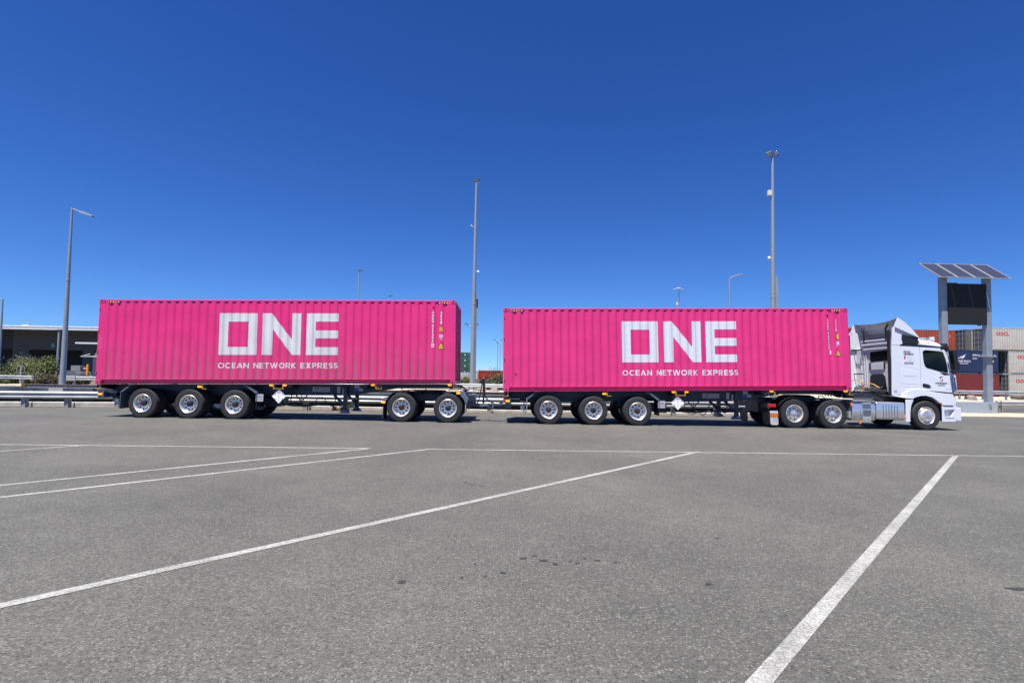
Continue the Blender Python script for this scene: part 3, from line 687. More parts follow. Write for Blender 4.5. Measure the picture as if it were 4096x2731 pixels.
    m.prism([(x, z-.05), (x+.03, z-.06), (x+.04, z+.03), (x+.06, z+.05), (x+.03, z+.06), (x+.005, z+.03)], .555, .56); m.prism([(x+.15, z-.05), (x+.12, z-.06), (x+.11, z+.03), (x+.09, z+.05), (x+.12, z+.06), (x+.145, z+.03)], .555, .56); m.build('emblem', M_DECAL, root)
    # V stay, looping air lines, rail under the frame, air tank
    m = MB(); x = X+6.58; zb = Zt(6.8)-.36
    for q in (x, x+.42): m.bar((q, .5, zb), (x+.2, .5, .62), .035)
    m.bar((x+.2, .5, zb), (x+.2, .5, .62), .02); m.build('stay', M_CHAS, root)
    zz = Zt(7)-.34
    hose('air_hose', root, [(X+6.47, .45, zz), (X+6.45, .45, .6), (X+6.7, .46, .5), (X+7.2, .46, .52), (X+7.35, .45, .72), (X+7.47, .45, .78), (X+7.6, .45, .72), (X+7.75, .45, .53), (X+7.95, .45, .5), (X+7.98, .45, zz)], .017)
    hose('air_hose', root, [(X+6.1, .5, .62), (X+6.25, .5, .5), (X+6.9, .5, .47), (X+7.6, .5, .53), (X+8.2, .5, .5)], .028)
    m = MB(); m.tube([(X+5.35, .85, .6), (X+5.35, 1.55, .6)], .15, 16); m.build('air_tank', M_BLACK, root, smooth=40)
    m = MB(); m.box(X+5.5, X+5.9, .75, 1.65, .42, .75); m.build('valve_box', M_BLACK, root, bevel=.01)
    if front: chain(root, [(X+6.85, .42, .52), (X+7.1, .42, .36), (X+7.3, .42, .56), (X+7.55, .42, .34), (X+7.75, .42, .53)], 70); chain(root, [(X+6.5, .6, .5), (X+6.75, .6, .37), (X+7.05, .6, .5)], 36)
    else:
        m = MB(); m.bar((X+6.5, .48, .50), (X+8.0, .48, .52), .02, .03); m.build('hose_tray', M_CHAS, root)

tl = thing('skeletal_trailer', 'dark skeletal trailer under the dusty container, its front resting on the two-axle dolly', 'trailer', (0, 0, 0), (0, -BANK, 0), 'skeletal container trailers')
trailer(tl, -13.814, 1.10862, .01735, (1.614, 3.165, 4.70), 0)
tr = thing('skeletal_trailer', 'dark skeletal trailer under the clean container, its front resting on the white truck', 'trailer', RO, (0, -BANK, RYAW), 'skeletal container trailers')
trailer(tr, .03, 1.09008, .02115, (1.575, 3.13, 4.668), 1)

# ------------------------------------------------------------------ dolly
dy = thing('converter_dolly', 'slate grey two axle dolly between the two trailers with drawbar and hose post', 'dolly', (0, 0, 0), (0, -BANK, 0))
for x in (-3.45, -1.856):
    m = MB(); m.tube([(x, .3, .49), (x, 2.1, .49)], .065, 12)
    for y in (.75, 1.6): m.box(x-.08, x+.08, y, y+.1, .48, .75)
    m.build('axle', M_BLACK, dy, smooth=40)
    for y, p, fl in ((.135, W_T if x < -3 else W_T2, 0), (.47, W_I, 1), (CW-.135, W_T, 1), (CW-.47, W_I, 0)): put_wheel(p, dy, x, y, .497, bool(fl), random.uniform(0, 6))
for y in (.78, 1.58): m = MB(); m.box(-4.0, -1.0, y, y+.09, .71, .93); m.build('frame_rail', M_CHAS, dy, bevel=.008)
for x in (-3.9, -2.65, -1.2): m = MB(); m.box(x-.05, x+.05, .8, 1.66, .75, .89); m.build('cross_member', M_CHAS, dy)
m = MB(); m.lathe([(.05, .93), (.56, .93), (.56, .98), (.48, 1.0), (.48, 1.05), (.55, 1.06), (.55, 1.09), (.05, 1.09)], (-2.62, 1.22, 0), 32, 'z'); m.box(-3.0, -2.25, .72, 1.72, .93, .955); m.build('turntable', M_BLACK, dy, smooth=40)
for x in (-3.1, -2.95, -2.3, -2.12):
    m = MB(); m.box(x-.02, x+.02, .72, .8, .9, 1.05); m.bar((x, .76, 1.05), (x+(.12 if x > -2.2 else .05), .76, 1.07), .03); m.build('bracket', M_BLACK, dy)
def arc(cx, cz, R, a0, a1, n, t): return [(cx+R*math.cos(math.radians(a0+(a1-a0)*i/n)), cz+R*math.sin(math.radians(a0+(a1-a0)*i/n))) for i in range(n+1)]+[(cx+(R-t)*math.cos(math.radians(a1+(a0-a1)*i/n)), cz+(R-t)*math.sin(math.radians(a1+(a0-a1)*i/n))) for i in range(n+1)]
for T in (None, mirror_y()):
    m = MB(); m.T = T; m.prism(arc(-3.44, .48, .60, 168, 70, 12, .02), .02, .62); m.prism([(-3.25, 1.045), (-2.75, 1.075), (-2.75, 1.05), (-3.25, 1.02)], .3, .34); m.build('mudguard', M_BLACK, dy, smooth=40)
    m = MB(); m.T = T; m.box(-4.075, -4.05, .01, .6, .085, .62); m.build('mud_flap', M_RUB, dy)
    m = MB(); m.T = T; m.prism([(-4.15, .79), (-3.95, .85), (-3.93, .77), (-4.0, .69), (-4.1, .69)], .0, .1); m.build('lamp_bracket', M_GREY, dy)
    m = MB(); m.T = T; m.prism([(-1.50, 1.09), (-1.36, 1.09), (-1.18, .80), (-1.2, .68), (-1.265, .66), (-1.32, .8), (-1.52, 1.02)], .01, .06); m.prism([(-1.5, 1.09), (-1.36, 1.09), (-1.18, .80), (-1.2, .78), (-1.38, 1.07), (-1.5, 1.07)], .06, .62); m.build('mudguard', M_GREY, dy, bevel=.006)
    m = MB(); m.T = T; m.box(-1.27, -1.25, .02, .6, .36, .7); m.build('mud_flap', M_DECALG, dy)
lamp(dy, -4.06, .0, .662); lamp(dy, -1.515, .0, 1.015)
m = MB(); m.prism([(-1.32, .96), (-.97, .98), (-.95, .72), (-1.0, .54), (-1.25, .52), (-1.32, .6)], .9, 1.56); m.tube([(-1.36, .86, 1.02), (-1.24, .86, 1.02)], .06, 12); m.box(-1.3, -1.0, .86, .9, .86, .9); m.box(-1.3, -.98, .86, .9, .68, .71); m.build('front_frame', M_GREY, dy, bevel=.012)
m = MB(); m.prism([(-1.12, .66), (-.78, .62), (-.6, .625), (.32, .60), (.32, .515), (-.6, .53), (-.78, .50), (-1.12, .53)], 1.14, 1.32); m.tube([(-1.1, 1.1, .595), (-1.1, 1.36, .595)], .075, 14); m.build('drawbar', M_GREY, dy, bevel=.012)
m = MB(); m.prism([(-.72, .6), (-.66, .6), (-.645, 1.45), (-.68, 1.50), (-.73, 1.45)], 1.16, 1.24); m.tube([(-.75, 1.2, 1.46), (-.70, 1.2, 1.52), (-.655, 1.2, 1.46)], .03, 8); m.cur = 1; m.tube([(-.69, 1.2, 1.5), (-.685, 1.2, 1.58)], .02, 8); m.build('hose_post', [M_BLACK, M_STEEL], dy)
hose('air_hose', dy, [(-.74, 1.14, 1.46), (-.79, 1.12, 1.1), (-.86, 1.1, .75), (-.92, 1.1, .62)], .022)
hose('air_hose', dy, [(-.66, 1.14, 1.4), (-.64, 1.12, .95), (-.5, 1.1, .75), (-.28, 1.1, .63), (-.12, 1.1, .64), (.05, 1.1, .72), (.2, 1.1, .73)], .022)
hose('air_hose', dy, [(-.66, 1.26, 1.42), (-.63, 1.25, .9), (-.45, 1.25, .7), (-.22, 1.25, .61), (.1, 1.2, .7)], .018)
hose('air_hose', dy, [(-1.62, .95, 1.24), (-1.45, .95, 1.23), (-1.25, .98, 1.05), (-1.1, 1.0, .97)], .025); hose('air_hose', dy, [(-1.62, 1.1, 1.24), (-1.4, 1.1, 1.18), (-1.22, 1.12, 1.02), (-1.12, 1.15, .96)], .02)
m = MB(); m.prism([(-.5, .1), (.1, .1)], 0, 0) if False else m.bar((-.55, 1.0, .47), (.2, 1.0, .45), .05, .03); m.build('safety_bar', M_CHAS, dy)
chain(dy, [(-.34, 1.1, .56), (-.35, 1.1, .33)], 14)

# ------------------------------------------------------------------ prime mover
tk = thing('prime_mover', 'white day cab prime mover with roof deflector and chrome side tanks pulling the front trailer', 'truck', RO, (0, -BANK, RYAW))
TW = 2.44
MY = lambda: mirror_y(TW)
for y in (.78, 1.58): m = MB(); m.box(9.35, 15.6, y, y+.08, .66, .94); m.build('frame_rail', M_BLACK, tk)
for x in (9.42, 10.9, 12.2, 13.6): m = MB(); m.box(x-.05, x+.05, .8, 1.64, .7, .9); m.build('cross_member', M_BLACK, tk)
m = MB(); m.lathe([(.05, 1.06), (.46, 1.06), (.48, 1.09), (.46, 1.14), (.05, 1.15)], (10.95, 1.22, 0), 28, 'z'); m.prism([(10.35, 1.0), (10.55, 1.12), (11.35, 1.12), (11.55, 1.0), (11.3, .94), (10.6, .94)], .85, 1.6); m.build('fifth_wheel', M_BLACK, tk, smooth=40)
for x in (10.203, 11.571):
    m = MB(); m.tube([(x, .3, .5), (x, 2.1, .5)], .08, 12); m.lathe([(.05, -.22), (.2, -.15), (.24, 0), (.2, .15), (.05, .22)], (x, 1.22, .52), 16); m.build('drive_axle', M_BLACK, tk, smooth=40)
    for y, p, fl in ((.15, W_D, 0), (.5, W_I, 1), (TW-.15, W_D, 1), (TW-.5, W_I, 0)): put_wheel(p, tk, x, y, .503, bool(fl), random.uniform(0, 6))
m = MB(); m.tube([(14.9, .4, .5), (14.9, 2.05, .5)], .06, 10); m.build('steer_axle', M_BLACK, tk)
for y, fl in ((.17, 0), (TW-.17, 1)): put_wheel(W_S, tk, 14.9, y, .512, bool(fl), .3)
# rear end: light bar, guards, flaps
m = MB(); m.box(9.3, 9.4, .08, 2.36, .68, .86); m.box(9.25, 9.5, .7, 1.74, .5, 1.0); m.build('rear_bar', M_BLACK, tk, bevel=.01)
for T in (None, MY()):
    m = MB(); m.T = T; m.prism(arc(10.2, .48, .62, 150, 100, 8, .025), .02, .62); m.build('mudguard', M_BLACK, tk, smooth=40)
    m = MB(); m.T = T; m.box(9.285, 9.56, .03, .1, .71, .83); m.build('tail_lamp', M_RED, tk, bevel=.012)
    m = MB(); m.T = T; m.box(9.37, 9.385, .06, .62, .1, .6); fl = m.build('mud_flap', M_BLACK, tk)
    m = MB(); m.T = T; m.prism([(9.34, .59), (9.62, .59), (9.63, .14), (9.6, .1), (9.4, .1), (9.36, .14)], .035, .045); m.cur = 1; m.box(9.345, 9.625, .030, .036, .36, .51); m.cur = 2
    for k in range(4): m.add([(9.35+k*.068+q, .028, z) for q, z in ((.034, .362), (.068, .362), (.034, .508), (0, .508))], [(0, 1, 2, 3)])
    m.build('rear_marker_plate', [mat('plate_white', (.5, .5, .52), .5), mat('marker_orange', (.6, .28, .02), .5), M_INKR], tk)
letter('lettering', 'STEVENSON', M_INKN, tk, 9.44, 9.6, .27, .3, .02, y=.034); letter('lettering', 'stevensonlogistics', M_INKR, tk, 9.4, 9.61, .19, .21, .02, y=.034)
def bulge(): return [(.02+.07*((z-.62)/.32)**2, z) for z in [.30+.064*k for k in range(11)]]+[(.6, .94), (.6, .30)]
# side equipment: chrome box, step, tank (far side mirrored)
for T in (None, MY()):
    m = MB(); m.T = T; m.prism(bulge(), 12.26, 12.55, 'x'); m.build('battery_box', M_CHROME, tk, smooth=40, bevel=.012)
    m = MB(); m.T = T
    for a, c in ((12.555, 12.63), (12.93, 13.08)): m.prism(bulge(), a, c, 'x')
    m.box(12.63, 12.93, .28, .6, .3, .93); m.box(12.63, 12.93, .03, .1, .88, .93); m.box(12.63, 12.93, .03, .1, .3, .40); st = m.build('step_locker', M_CHROME, tk, smooth=40)
    for z in (.68, .42): m = MB(); m.T = T; m.box(12.64, 12.92, .035, .24, z-.02, z+.02); m.build('step', M_STEEL, st, bevel=.006)
    m = MB(); m.T = T; m.box(12.3, 13.1, .04, .64, .955, 1.0); m.box(12.25, 12.95, .04, .64, 1.0, 1.02); m.build('tread_plate', M_STEEL2, tk)
    m = MB(); m.T = T; cz, hh, r = .65, .31, .09; pts = []
    for cx, cy2, a0 in ((.62-r, cz+hh-r, 0), (.02+r, cz+hh-r, 90), (.02+r, cz-hh+r, 180), (.62-r, cz-hh+r, 270)):
        pts += [(cx+r*math.cos(math.radians(a0+k*15)), cy2+r*math.sin(math.radians(a0+k*15))) for k in range(7)]
    m.prism(pts, 13.115, 14.12, 'x'); tn = m.build('fuel_tank', M_CHROME, tk, smooth=30, bevel=.008)
    m = MB(); m.T = T
    for k in range(6): m.tube([(13.36+k*.1, .0185, .42), (13.36+k*.1, .0185, .84)], .007, 6)
    m.cur = 1
    for k in (13.31, 13.61, 13.81):
        for z in (.80, .47): m.lathe([(.014, 0), (.012, -.012), (0, -.015)], (k, .02, z), 8)
    m.build('tank_ribs', [M_BLACK, M_CHROME], tn)
    for x, z in ((12.235, .86), (12.53, .24), (14.135, .46)): m = MB(); m.T = T; m.box(x-.025, x+.025, .01, .05, z-.06, z+.06); m.build('side_reflector', M_AMB2, tk, bevel=.008)
    m = MB(); m.T = T; m.box(12.14, 12.22, .05, .5, .38, .62); m.build('bracket', M_STEEL, tk)
m = MB(); m.prism([(12.62, 1.06), (12.62, 1.20), (12.66, 1.25), (13.2, 1.25), (13.55, 1.1), (13.55, 1.06)], .45, 1.1); m.cur = 1; m.box(12.6, 13.3, .44, 1.11, 1.045, 1.06); m.build('equipment_cover', [M_CHAS, M_STEEL2], tk, bevel=.012)
m = MB(); m.box(13.5, 15.3, .62, 1.85, .95, 1.32); m.box(13.3, 14.1, .5, .9, .55, 1.1); m.build('engine_bay', M_BLACK, tk)
# --- cab shell: loft of a side profile across the width, front corners rounded in plan
prof = [(14.05, 1.28), (14.03, 2.0), (14.05, 2.955), (14.75, 2.96), (15.47, 2.94), (15.66, 2.86), (15.77, 2.59), (15.87, 2.01), (15.93, 1.62), (15.95, 1.40), (15.94, 1.30)]
wgt = [0, 0, 0, 0, .5, 1, 1, 1, 1, 1, 1]
ly = [.045, .065, .14, .32, .75, TW/2, TW-.75, TW-.32, TW-.14, TW-.065, TW-.045]; fo = [-.02, .02, .09, .16, .2, .21, .2, .16, .09, .02, -.02]
m = MB(); n = len(prof)
m.add([(x+f_*w, y, z) for y, f_ in zip(ly, fo) for (x, z), w in zip(prof, wgt)], [(i*n+k, i*n+(k+1) % n, (i+1)*n+(k+1) % n, (i+1)*n+k) for i in range(len(ly)-1) for k in range(n)])
m.build('cab_body', M_WHITE, tk, smooth=35)
m = MB(); m.add([(x+f_*w+.006, y, z) for y, f_ in list(zip(ly, fo))[2:-2] for (x, z), w in zip(prof[5:8], wgt[5:8])], [(i*3+k, i*3+k+1, i*3+k+4, i*3+k+3) for i in range(len(ly)-5) for k in range(2)]); m.build('windscreen', M_DARKGL, tk, smooth=40)
m = MB(); m.add([(x+f_*w+.008, y, z) for y, f_ in list(zip(ly, fo))[2:-2] for x, z, w in ((15.90, 1.85, 1), (15.95, 1.42, 1))], [(i*2, i*2+1, i*2+3, i*2+2) for i in range(len(ly)-5)]); m.build('grille', M_BLACK, tk)
def face_hole(mb, outer, inner, y):
    """flat panel in xz with a hole, filled by triangles"""
    b = bmesh.new(); es = []
    for loop in (outer, inner):
        vs = [b.verts.new((x, y, z)) for x, z in loop]; es += [b.edges.new((vs[i], vs[(i+1) % len(vs)])) for i in range(len(vs))]
    bmesh.ops.triangle_fill(b, edges=es, use_beauty=True); b.verts.index_update(); o = len(mb.v)
    mb.add([v.co[:] for v in b.verts], [[v.index for v in f.verts] for f in b.faces]); b.free()
win = [(14.856, 2.70), (14.862, 2.76), (14.90, 2.80), (14.98, 2.815), (15.25, 2.80), (15.54, 2.775), (15.60, 2.74), (15.68, 2.50), (15.735, 2.25), (15.75, 2.03), (15.68, 2.02), (15.45, 2.055), (15.20, 2.125), (15.02, 2.165), (14.955, 2.20), (14.91, 2.27), (14.88, 2.38)]
door = [(14.755, 2.92), (15.47, 2.905), (15.64, 2.845), (15.745, 2.59), (15.80, 2.30), (15.835, 2.02), (15.875, 1.62), (15.885, 1.33), (15.4, 1.36), (14.755, 1.405), (14.765, 1.9), (14.77, 2.1)]
for T in (None, MY()):
    m = MB(); m.T = T; face_hole(m, door, win, .034); face_hole(m, door, win, .05)
    nn = len(door); m.add([(x, y, z) for y in (.034, .05) for x, z in door], [(i, (i+1) % nn, nn+(i+1) % nn, nn+i) for i in range(nn)])
    nn = len(win); m.add([(x, y, z) for y in (.034, .06) for x, z in win], [(i, (i+1) % nn, nn+(i+1) % nn, nn+i) for i in range(nn)])
    dr_ = m.build('door', M_WHITE, tk)
    m = MB(); m.T = T; cx, cz = 15.27, 2.43; inn = [(cx+(x-cx)*.955, cz+(z-cz)*.945) for x, z in win]; nn = len(win)
    m.add([(x, .032, z) for x, z in win]+[(x, .036, z) for x, z in inn], [(i, (i+1) % nn, nn+(i+1) % nn, nn+i) for i in range(nn)]); m.build('window_seal', M_BLACK, dr_)
    m = MB(); m.T = T; m.add([(x, .04, z) for x, z in win], [tuple(range(nn))]); m.build('window_glass', M_TINT, dr_)
    m = MB(); m.T = T; m.prism([(14.805, 1.56), (14.82, 1.62), (14.86, 1.635), (15.03, 1.60), (15.09, 1.555), (15.105, 1.49), (15.06, 1.475), (14.86, 1.49), (14.82, 1.51)], .024, .05); m.build('door_handle', M_BLACK, dr_, bevel=.008)
    m = MB(); m.T = T; m.prism([(15.42, 2.075), (15.47, 2.035), (15.77, 2.0), (15.78, 1.95), (15.6, 1.94), (15.52, 1.985)], .028, .036); m.build('window_sill', M_BLACK, dr_)
    # rear quarter panel with locker flap
    m = MB(); m.T = T; m.prism([(14.03, 1.22), (14.03, 2.95), (14.745, 2.95), (14.76, 2.1), (14.755, 1.9), (14.745, 1.31), (14.3, 1.3)], .034, .05); m.build('side_panel', M_WHITE, tk)
    m = MB(); m.T = T; P_ = [(14.03, 1.62), (14.02, 2.08), (14.05, 2.105), (14.67, 2.06), (14.705, 2.02), (14.705, 1.61), (14.68, 1.59)]; m.prism(P_, .030, .036); lk = m.build('locker_flap', M_WHITE, tk, bevel=.003)
    m = MB(); m.T = T; m.prism([(14.02, 1.52), (14.74, 1.50), (14.74, 1.492), (14.02, 1.512)], .0325, .035); m.prism([(14.02, 2.30), (14.745, 2.10), (14.745, 2.092), (14.02, 2.292)], .0335, .035); m.build('panel_seam', M_DECALG, tk)
    m = MB(); m.T = T; m.prism([(14.752, 2.93), (14.757, 2.93), (14.769, 2.1), (14.758, 1.4), (14.752, 1.4), (14.763, 2.1)], .032, .035); m.build('door_seam', M_DECALG, tk)
    # black roof-line band and white strip over the door
    m = MB(); m.T = T; m.prism([(14.02, 2.955), (14.02, 3.0), (14.75, 3.005), (15.5, 2.945), (15.66, 2.90), (15.66, 2.86), (15.47, 2.905)], .028, .12); m.build('roof_band', M_BLACK, tk)
    # side fairings behind the cab
    m = MB(); m.T = T; m.prism([(13.69, 1.20), (13.74, 2.95), (14.03, 2.95), (14.03, 1.22)], .018, .05); m.build('side_fairing', M_WPLAST, tk, bevel=.012)
    m = MB(); m.T = T; m.prism([(13.745, 2.96), (13.80, 3.60), (13.86, 3.62), (13.88, 3.42), (14.12, 3.345), (14.10, 3.2), (14.14, 3.02), (14.02, 2.965)], .018, .05); m.build('upper_fairing', M_WPLAST, tk, bevel=.01)
    m = MB(); m.T = T; m.prism([(13.79, 2.95), (13.84, 3.6), (14.3, 3.6), (14.74, 3.22), (14.74, 2.95)], .112, .125); m.build('fairing_inner', M_WPLAST, tk)
    m = MB(); m.T = T; m.box(13.70, 13.72, .05, .2, 1.25, 3.5); m.build('fairing_edge', M_RUB, tk)
    m = MB(); m.T = T; m.prism([(14.13, 3.01), (14.10, 3.2), (14.13, 3.32), (14.2, 3.36), (14.70, 3.26), (14.74, 3.20), (14.745, 3.02)], .07, .11); m.build('deflector_base', M_BLACK, tk, bevel=.01)
    # wheel arch: white band, panel behind the wheel, front lower body
    ao = [(13.70, 1.205), (14.0, 1.20), (14.10, 1.27), (14.29, 1.375), (14.53, 1.42), (14.85, 1.405), (15.15, 1.30), (15.35, 1.12), (15.44, .975)]
    ai = [(13.70, 1.19), (14.10, 1.12), (14.42, 1.09), (14.53, 1.15), (14.70, 1.195), (14.9, 1.21), (15.12, 1.155), (15.29, 1.04), (15.41, .93)]
    m = MB(); m.T = T; nn = len(ao)
    for yv, dz in ((.0, 0), (.3, 0)): pass
    m.add([(x, .0 if 2 < i < 9 else .02, z) for i, (x, z) in enumerate(ao)]+[(x, .0, z) for x, z in ai]+[(x, .12, z+.012) for x, z in ao]+[(x, .6, z) for x, z in ai],
          [(i, i+1, nn+i+1, nn+i) for i in range(nn-1)]+[(i, i+1, 2*nn+i+1, 2*nn+i) for i in range(nn-1)]+[(nn+i, nn+i+1, 3*nn+i+1, 3*nn+i) for i in range(nn-1)])
    m.build('wheel_arch', M_WHITE, tk, smooth=40)
    m = MB(); m.T = T; m.prism(arc(14.9, .52, .60, 165, 8, 14, .03), .08, .62); m.build('arch_liner', M_BLACK, tk)
    m = MB(); m.T = T; m.prism([(14.155, .28), (14.17, 1.06), (14.455, 1.06), (14.36, .85), (14.32, .6), (14.31, .28)], .01, .05); m.build('wheel_side_panel', M_WHITE, tk, bevel=.008)
    m = MB(); m.T = T; m.prism([(14.3, 1.32), (14.75, 1.395), (15.88, 1.325), (15.88, 1.30), (14.75, 1.37)], .05, .1); m.build('body_gap', M_GREY, tk)
    m = MB(); m.T = T; m.prism([(14.85, 1.40), (15.3, 1.325), (15.86, 1.265), (15.97, 1.19), (15.98, .875), (15.46, .875), (15.40, 1.02), (15.2, 1.25)], .012, .06); m.build('front_wing', M_WHITE, tk, bevel=.01)
    m = MB(); m.T = T; m.box(15.44, 15.84, .02, .1, .805, .872); m.build('step_recess', M_GREY, tk)
    m = MB(); m.T = T; face_hole(m, [(15.455, .86), (15.44, .31), (15.93, .315), (15.99, .45), (15.99, .87), (15.86, .87), (15.85, .82), (15.55, .82)], [(15.54, .725), (15.93, .735), (15.80, .50), (15.54, .485)], .012)
    m.add([(x, y, z) for y in (.012, .13) for x, z in ((15.54, .725), (15.93, .735), (15.80, .50), (15.54, .485))], [(0, 1, 5, 4), (1, 2, 6, 5), (2, 3, 7, 6), (3, 0, 4, 7), (4, 5, 6, 7)]); bp = m.build('bumper_side', M_WHITE, tk)
    m = MB(); m.T = T; m.box(15.56, 15.89, .008, .014, .425, .44); m.box(15.6, 15.68, .125, .129, .6, .63); m.box(15.6, 15.63, .125, .129, .53, .55); m.box(15.8, 15.83, .125, .129, .6, .62); m.box(15.78, 15.81, .125, .129, .68, .7); m.build('step_slot', M_BLACK, bp)
    m = MB(); m.T = T; m.prism([(15.38, .985), (15.40, 1.0), (15.47, .955), (15.45, .925), (15.40, .93)], -.004, .03); m.build('indicator_lamp', M_AMB2, tk, bevel=.006)
    # mirror
    m = MB(); m.T = T; m.prism([(15.66, 2.80), (15.72, 2.82), (15.82, 2.74), (15.86, 2.40), (15.87, 2.10), (15.74, 2.10), (15.735, 2.33), (15.69, 2.62)], -.30, -.10); m.box(15.82, 15.90, -.30, -.08, 2.10, 2.40); m.bar((15.8, -.12, 2.78), (15.72, .1, 2.88), .04); m.bar((15.8, -.12, 2.13), (15.82, .06, 2.02), .03); m.build('mirror', M_BLACK, tk, bevel=.025)
# front wrap and bumper
m = MB(); yy = [.012, .06, .2, .5, TW/2, TW-.5, TW-.2, TW-.06, TW-.012]; xx = [0, .03, .1, .17, .2, .17, .1, .03, 0]
m.add([(x0+dx_, y, z) for y, dx_ in zip(yy, xx) for x0, z in ((15.86, 1.27), (15.97, 1.19), (15.985, .86), (15.99, .45), (15.93, .31), (15.6, .31))], [(i*6+k, i*6+k+1, (i+1)*6+k+1, (i+1)*6+k) for i in range(8) for k in range(5)]); m.build('bumper', M_WHITE, tk, smooth=40)
m = MB(); m.box(15.99, 16.16, .03, .2, .34, .80); m.box(15.99, 16.16, TW-.2, TW-.03, .34, .8); m.box(16.19, 16.22, .2, TW-.2, .36, .78); m.build('bull_bar', M_WHITE, tk, bevel=.04)
for T in (None, MY()): m = MB(); m.T = T; m.prism([(15.93, 1.98), (16.03, 1.94), (16.06, 1.5), (16.04, 1.34), (15.95, 1.33)], .04, .16); m.build('corner_deflector', M_WHITE, tk, bevel=.015)
m = MB(); m.box(15.97, 16.0, .033, .0395, 1.42, 1.86); m.build('air_slot', M_BLACK, tk)
# roof: dome, sun visor, horns, aerial
rp = [(14.70, 3.0), (14.72, 3.205), (15.05, 3.20), (15.32, 3.165), (15.52, 3.09), (15.67, 2.96), (15.66, 2.9)]
ry = [.10, .13, .25, .6, TW/2, TW-.6, TW-.25, TW-.13, TW-.10]; rz = [-.12, -.03, 0, .03, .04, .03, 0, -.03, -.12]; n = len(rp)
m = MB(); m.add([(x+(.05 if 3 < i < n-1 else 0)*(1 if abs(y-TW/2) < 1 else 0), y, z+dz*(1 if 0 < i < n-2 else 0)) for y, dz in zip(ry, rz) for i, (x, z) in enumerate(rp)], [(i*n+k, i*n+(k+1) % n, (i+1)*n+(k+1) % n, (i+1)*n+k) for i in range(len(ry)-1) for k in range(n)]+[tuple(range(n)), tuple(range(8*n+n-1, 8*n-1, -1))]); m.build('roof', M_WHITE, tk, smooth=30)
m = MB(); m.prism([(15.50, 2.92), (15.66, 3.03), (15.70, 3.08), (15.76, 3.05), (15.83, 2.88), (15.86, 2.78), (15.80, 2.80), (15.70, 2.88), (15.5, 2.83)], .02, TW-.02); m.build('sun_visor', M_BLACK, tk, bevel=.02)
for y in (.5, .62):
    m = MB(); m.tube([(15.12, y, 3.285), (15.3, y, 3.285), (15.52, y, 3.265)], .02, 8); m.lathe([(.02, 0), (.035, .06), (.085, .13), (.09, .135), (.03, .12)], (15.5, y, 3.262), 14, 'x'); m.lathe([(.04, 0), (.065, .03), (.065, .08), (.0, .11)], (15.12, y, 3.2), 12, 'z'); m.tube([(15.45, y, 3.1), (15.45, y, 3.27)], .015, 6); m.build('air_horn', M_CHROME, tk, smooth=40)
m = MB(); m.lathe([(.03, 0), (.045, .05), (.02, .1), (.006, .12)], (15.13, .14, 3.03), 10, 'z'); m.tube([(15.13, .14, 3.1), (15.11, .14, 3.55)], .004, 5); m.build('aerial', M_BLACK, tk)
# roof deflector: hood open to the rear
M_LIN = mat('deflector_lining_grey', (.46, .47, .5), .6)
hy = [.03, .10, .35, .8, TW/2, TW-.8, TW-.35, TW-.10, TW-.03]; hz = [3.955, 3.94, 3.90, 3.87, 3.86, 3.87, 3.90, 3.94, 3.955]; hx = [13.99, 14.0, 14.03, 14.08, 14.1, 14.08, 14.03, 14.0, 13.99]
m = MB(); q = 6; vs = []
for y, z, x in zip(hy, hz, hx):
    for i in range(q):
        t = i/(q-1); yy = y; vs.append((x+(14.78-x)*t, yy, z+(3.235-z)*(t**1.12)+.06*math.sin(PI*t)))
m.add(vs, [(j*q+i, j*q+i+1, (j+1)*q+i+1, (j+1)*q+i) for j in range(len(hy)-1) for i in range(q-1)])
o = m.build('roof_deflector', M_WPLAST, tk, smooth=40)
m.v = [(x+.012, TW/2+(y-TW/2)*.965, z-.022) for x, y, z in m.v]; m.build('deflector_lining', M_LIN, tk, smooth=40)
for T in (None, MY()):
    m = MB(); m.T = T; top = [(13.99+(14.78-13.99)*t, 3.955+(3.235-3.955)*(t**1.12)+.06*math.sin(PI*t)) for t in [i/10 for i in range(11)]]
    m.prism([(13.85, 3.63)]+top, .032, .045); m.build('deflector_cheek', M_WPLAST, tk)
    m = MB(); m.T = T; m.tube([(14.0, .62, 3.16), (13.99, .62, 3.4), (13.96, .6, 3.62), (14.02, .55, 3.78)], .035, 8); m.build('deflector_stay', M_BLACK, tk, smooth=50)
m = MB(); m.tube([(14.0, .35, 3.41), (14.0, 2.05, 3.41)], .02, 8); m.build('deflector_bar', M_BLACK, tk)
# cab back wall details (panel faces rearwards)
def rearpanel(nm, mm, pts, x=14.028, t=.01, bev=0): m = MB(); m.prism(pts, x-t, x, 'x'); return m.build(nm, mm, tk, bevel=bev)
rearpanel('rear_window', M_DARKGL, [(.68, 2.44), (.60, 2.50), (.58, 2.78), (.64, 2.83), (1.50, 2.81), (1.56, 2.76), (1.56, 2.5), (1.48, 2.43)], t=.006)
rearpanel('rear_panel', M_WPLAST, [(.84, 2.13), (.84, 2.38), (1.50, 2.36), (1.50, 2.12)], t=.03, bev=.01)
for y in (.80, 1.56): rearpanel('rear_vent', M_BLACK, [(y-.04, 2.15), (y-.04, 2.38), (y+.04, 2.38), (y+.04, 2.15)], t=.02)
rearpanel('rear_opening', M_BLACK, [(.72, 1.4), (.78, 1.85), (.88, 1.96), (1.4, 1.96), (1.58, 1.9), (1.62, 1.4)], t=.006)
for z0, z1, t in ((2.88, 2.94, .05), (3.05, 3.11, .06), (3.2, 3.25, .05)): rearpanel('rear_ridge', M_WPLAST, [(.45, z0), (.45, z1), (1.98, z1), (1.98, z0)], t=t, bev=.015)
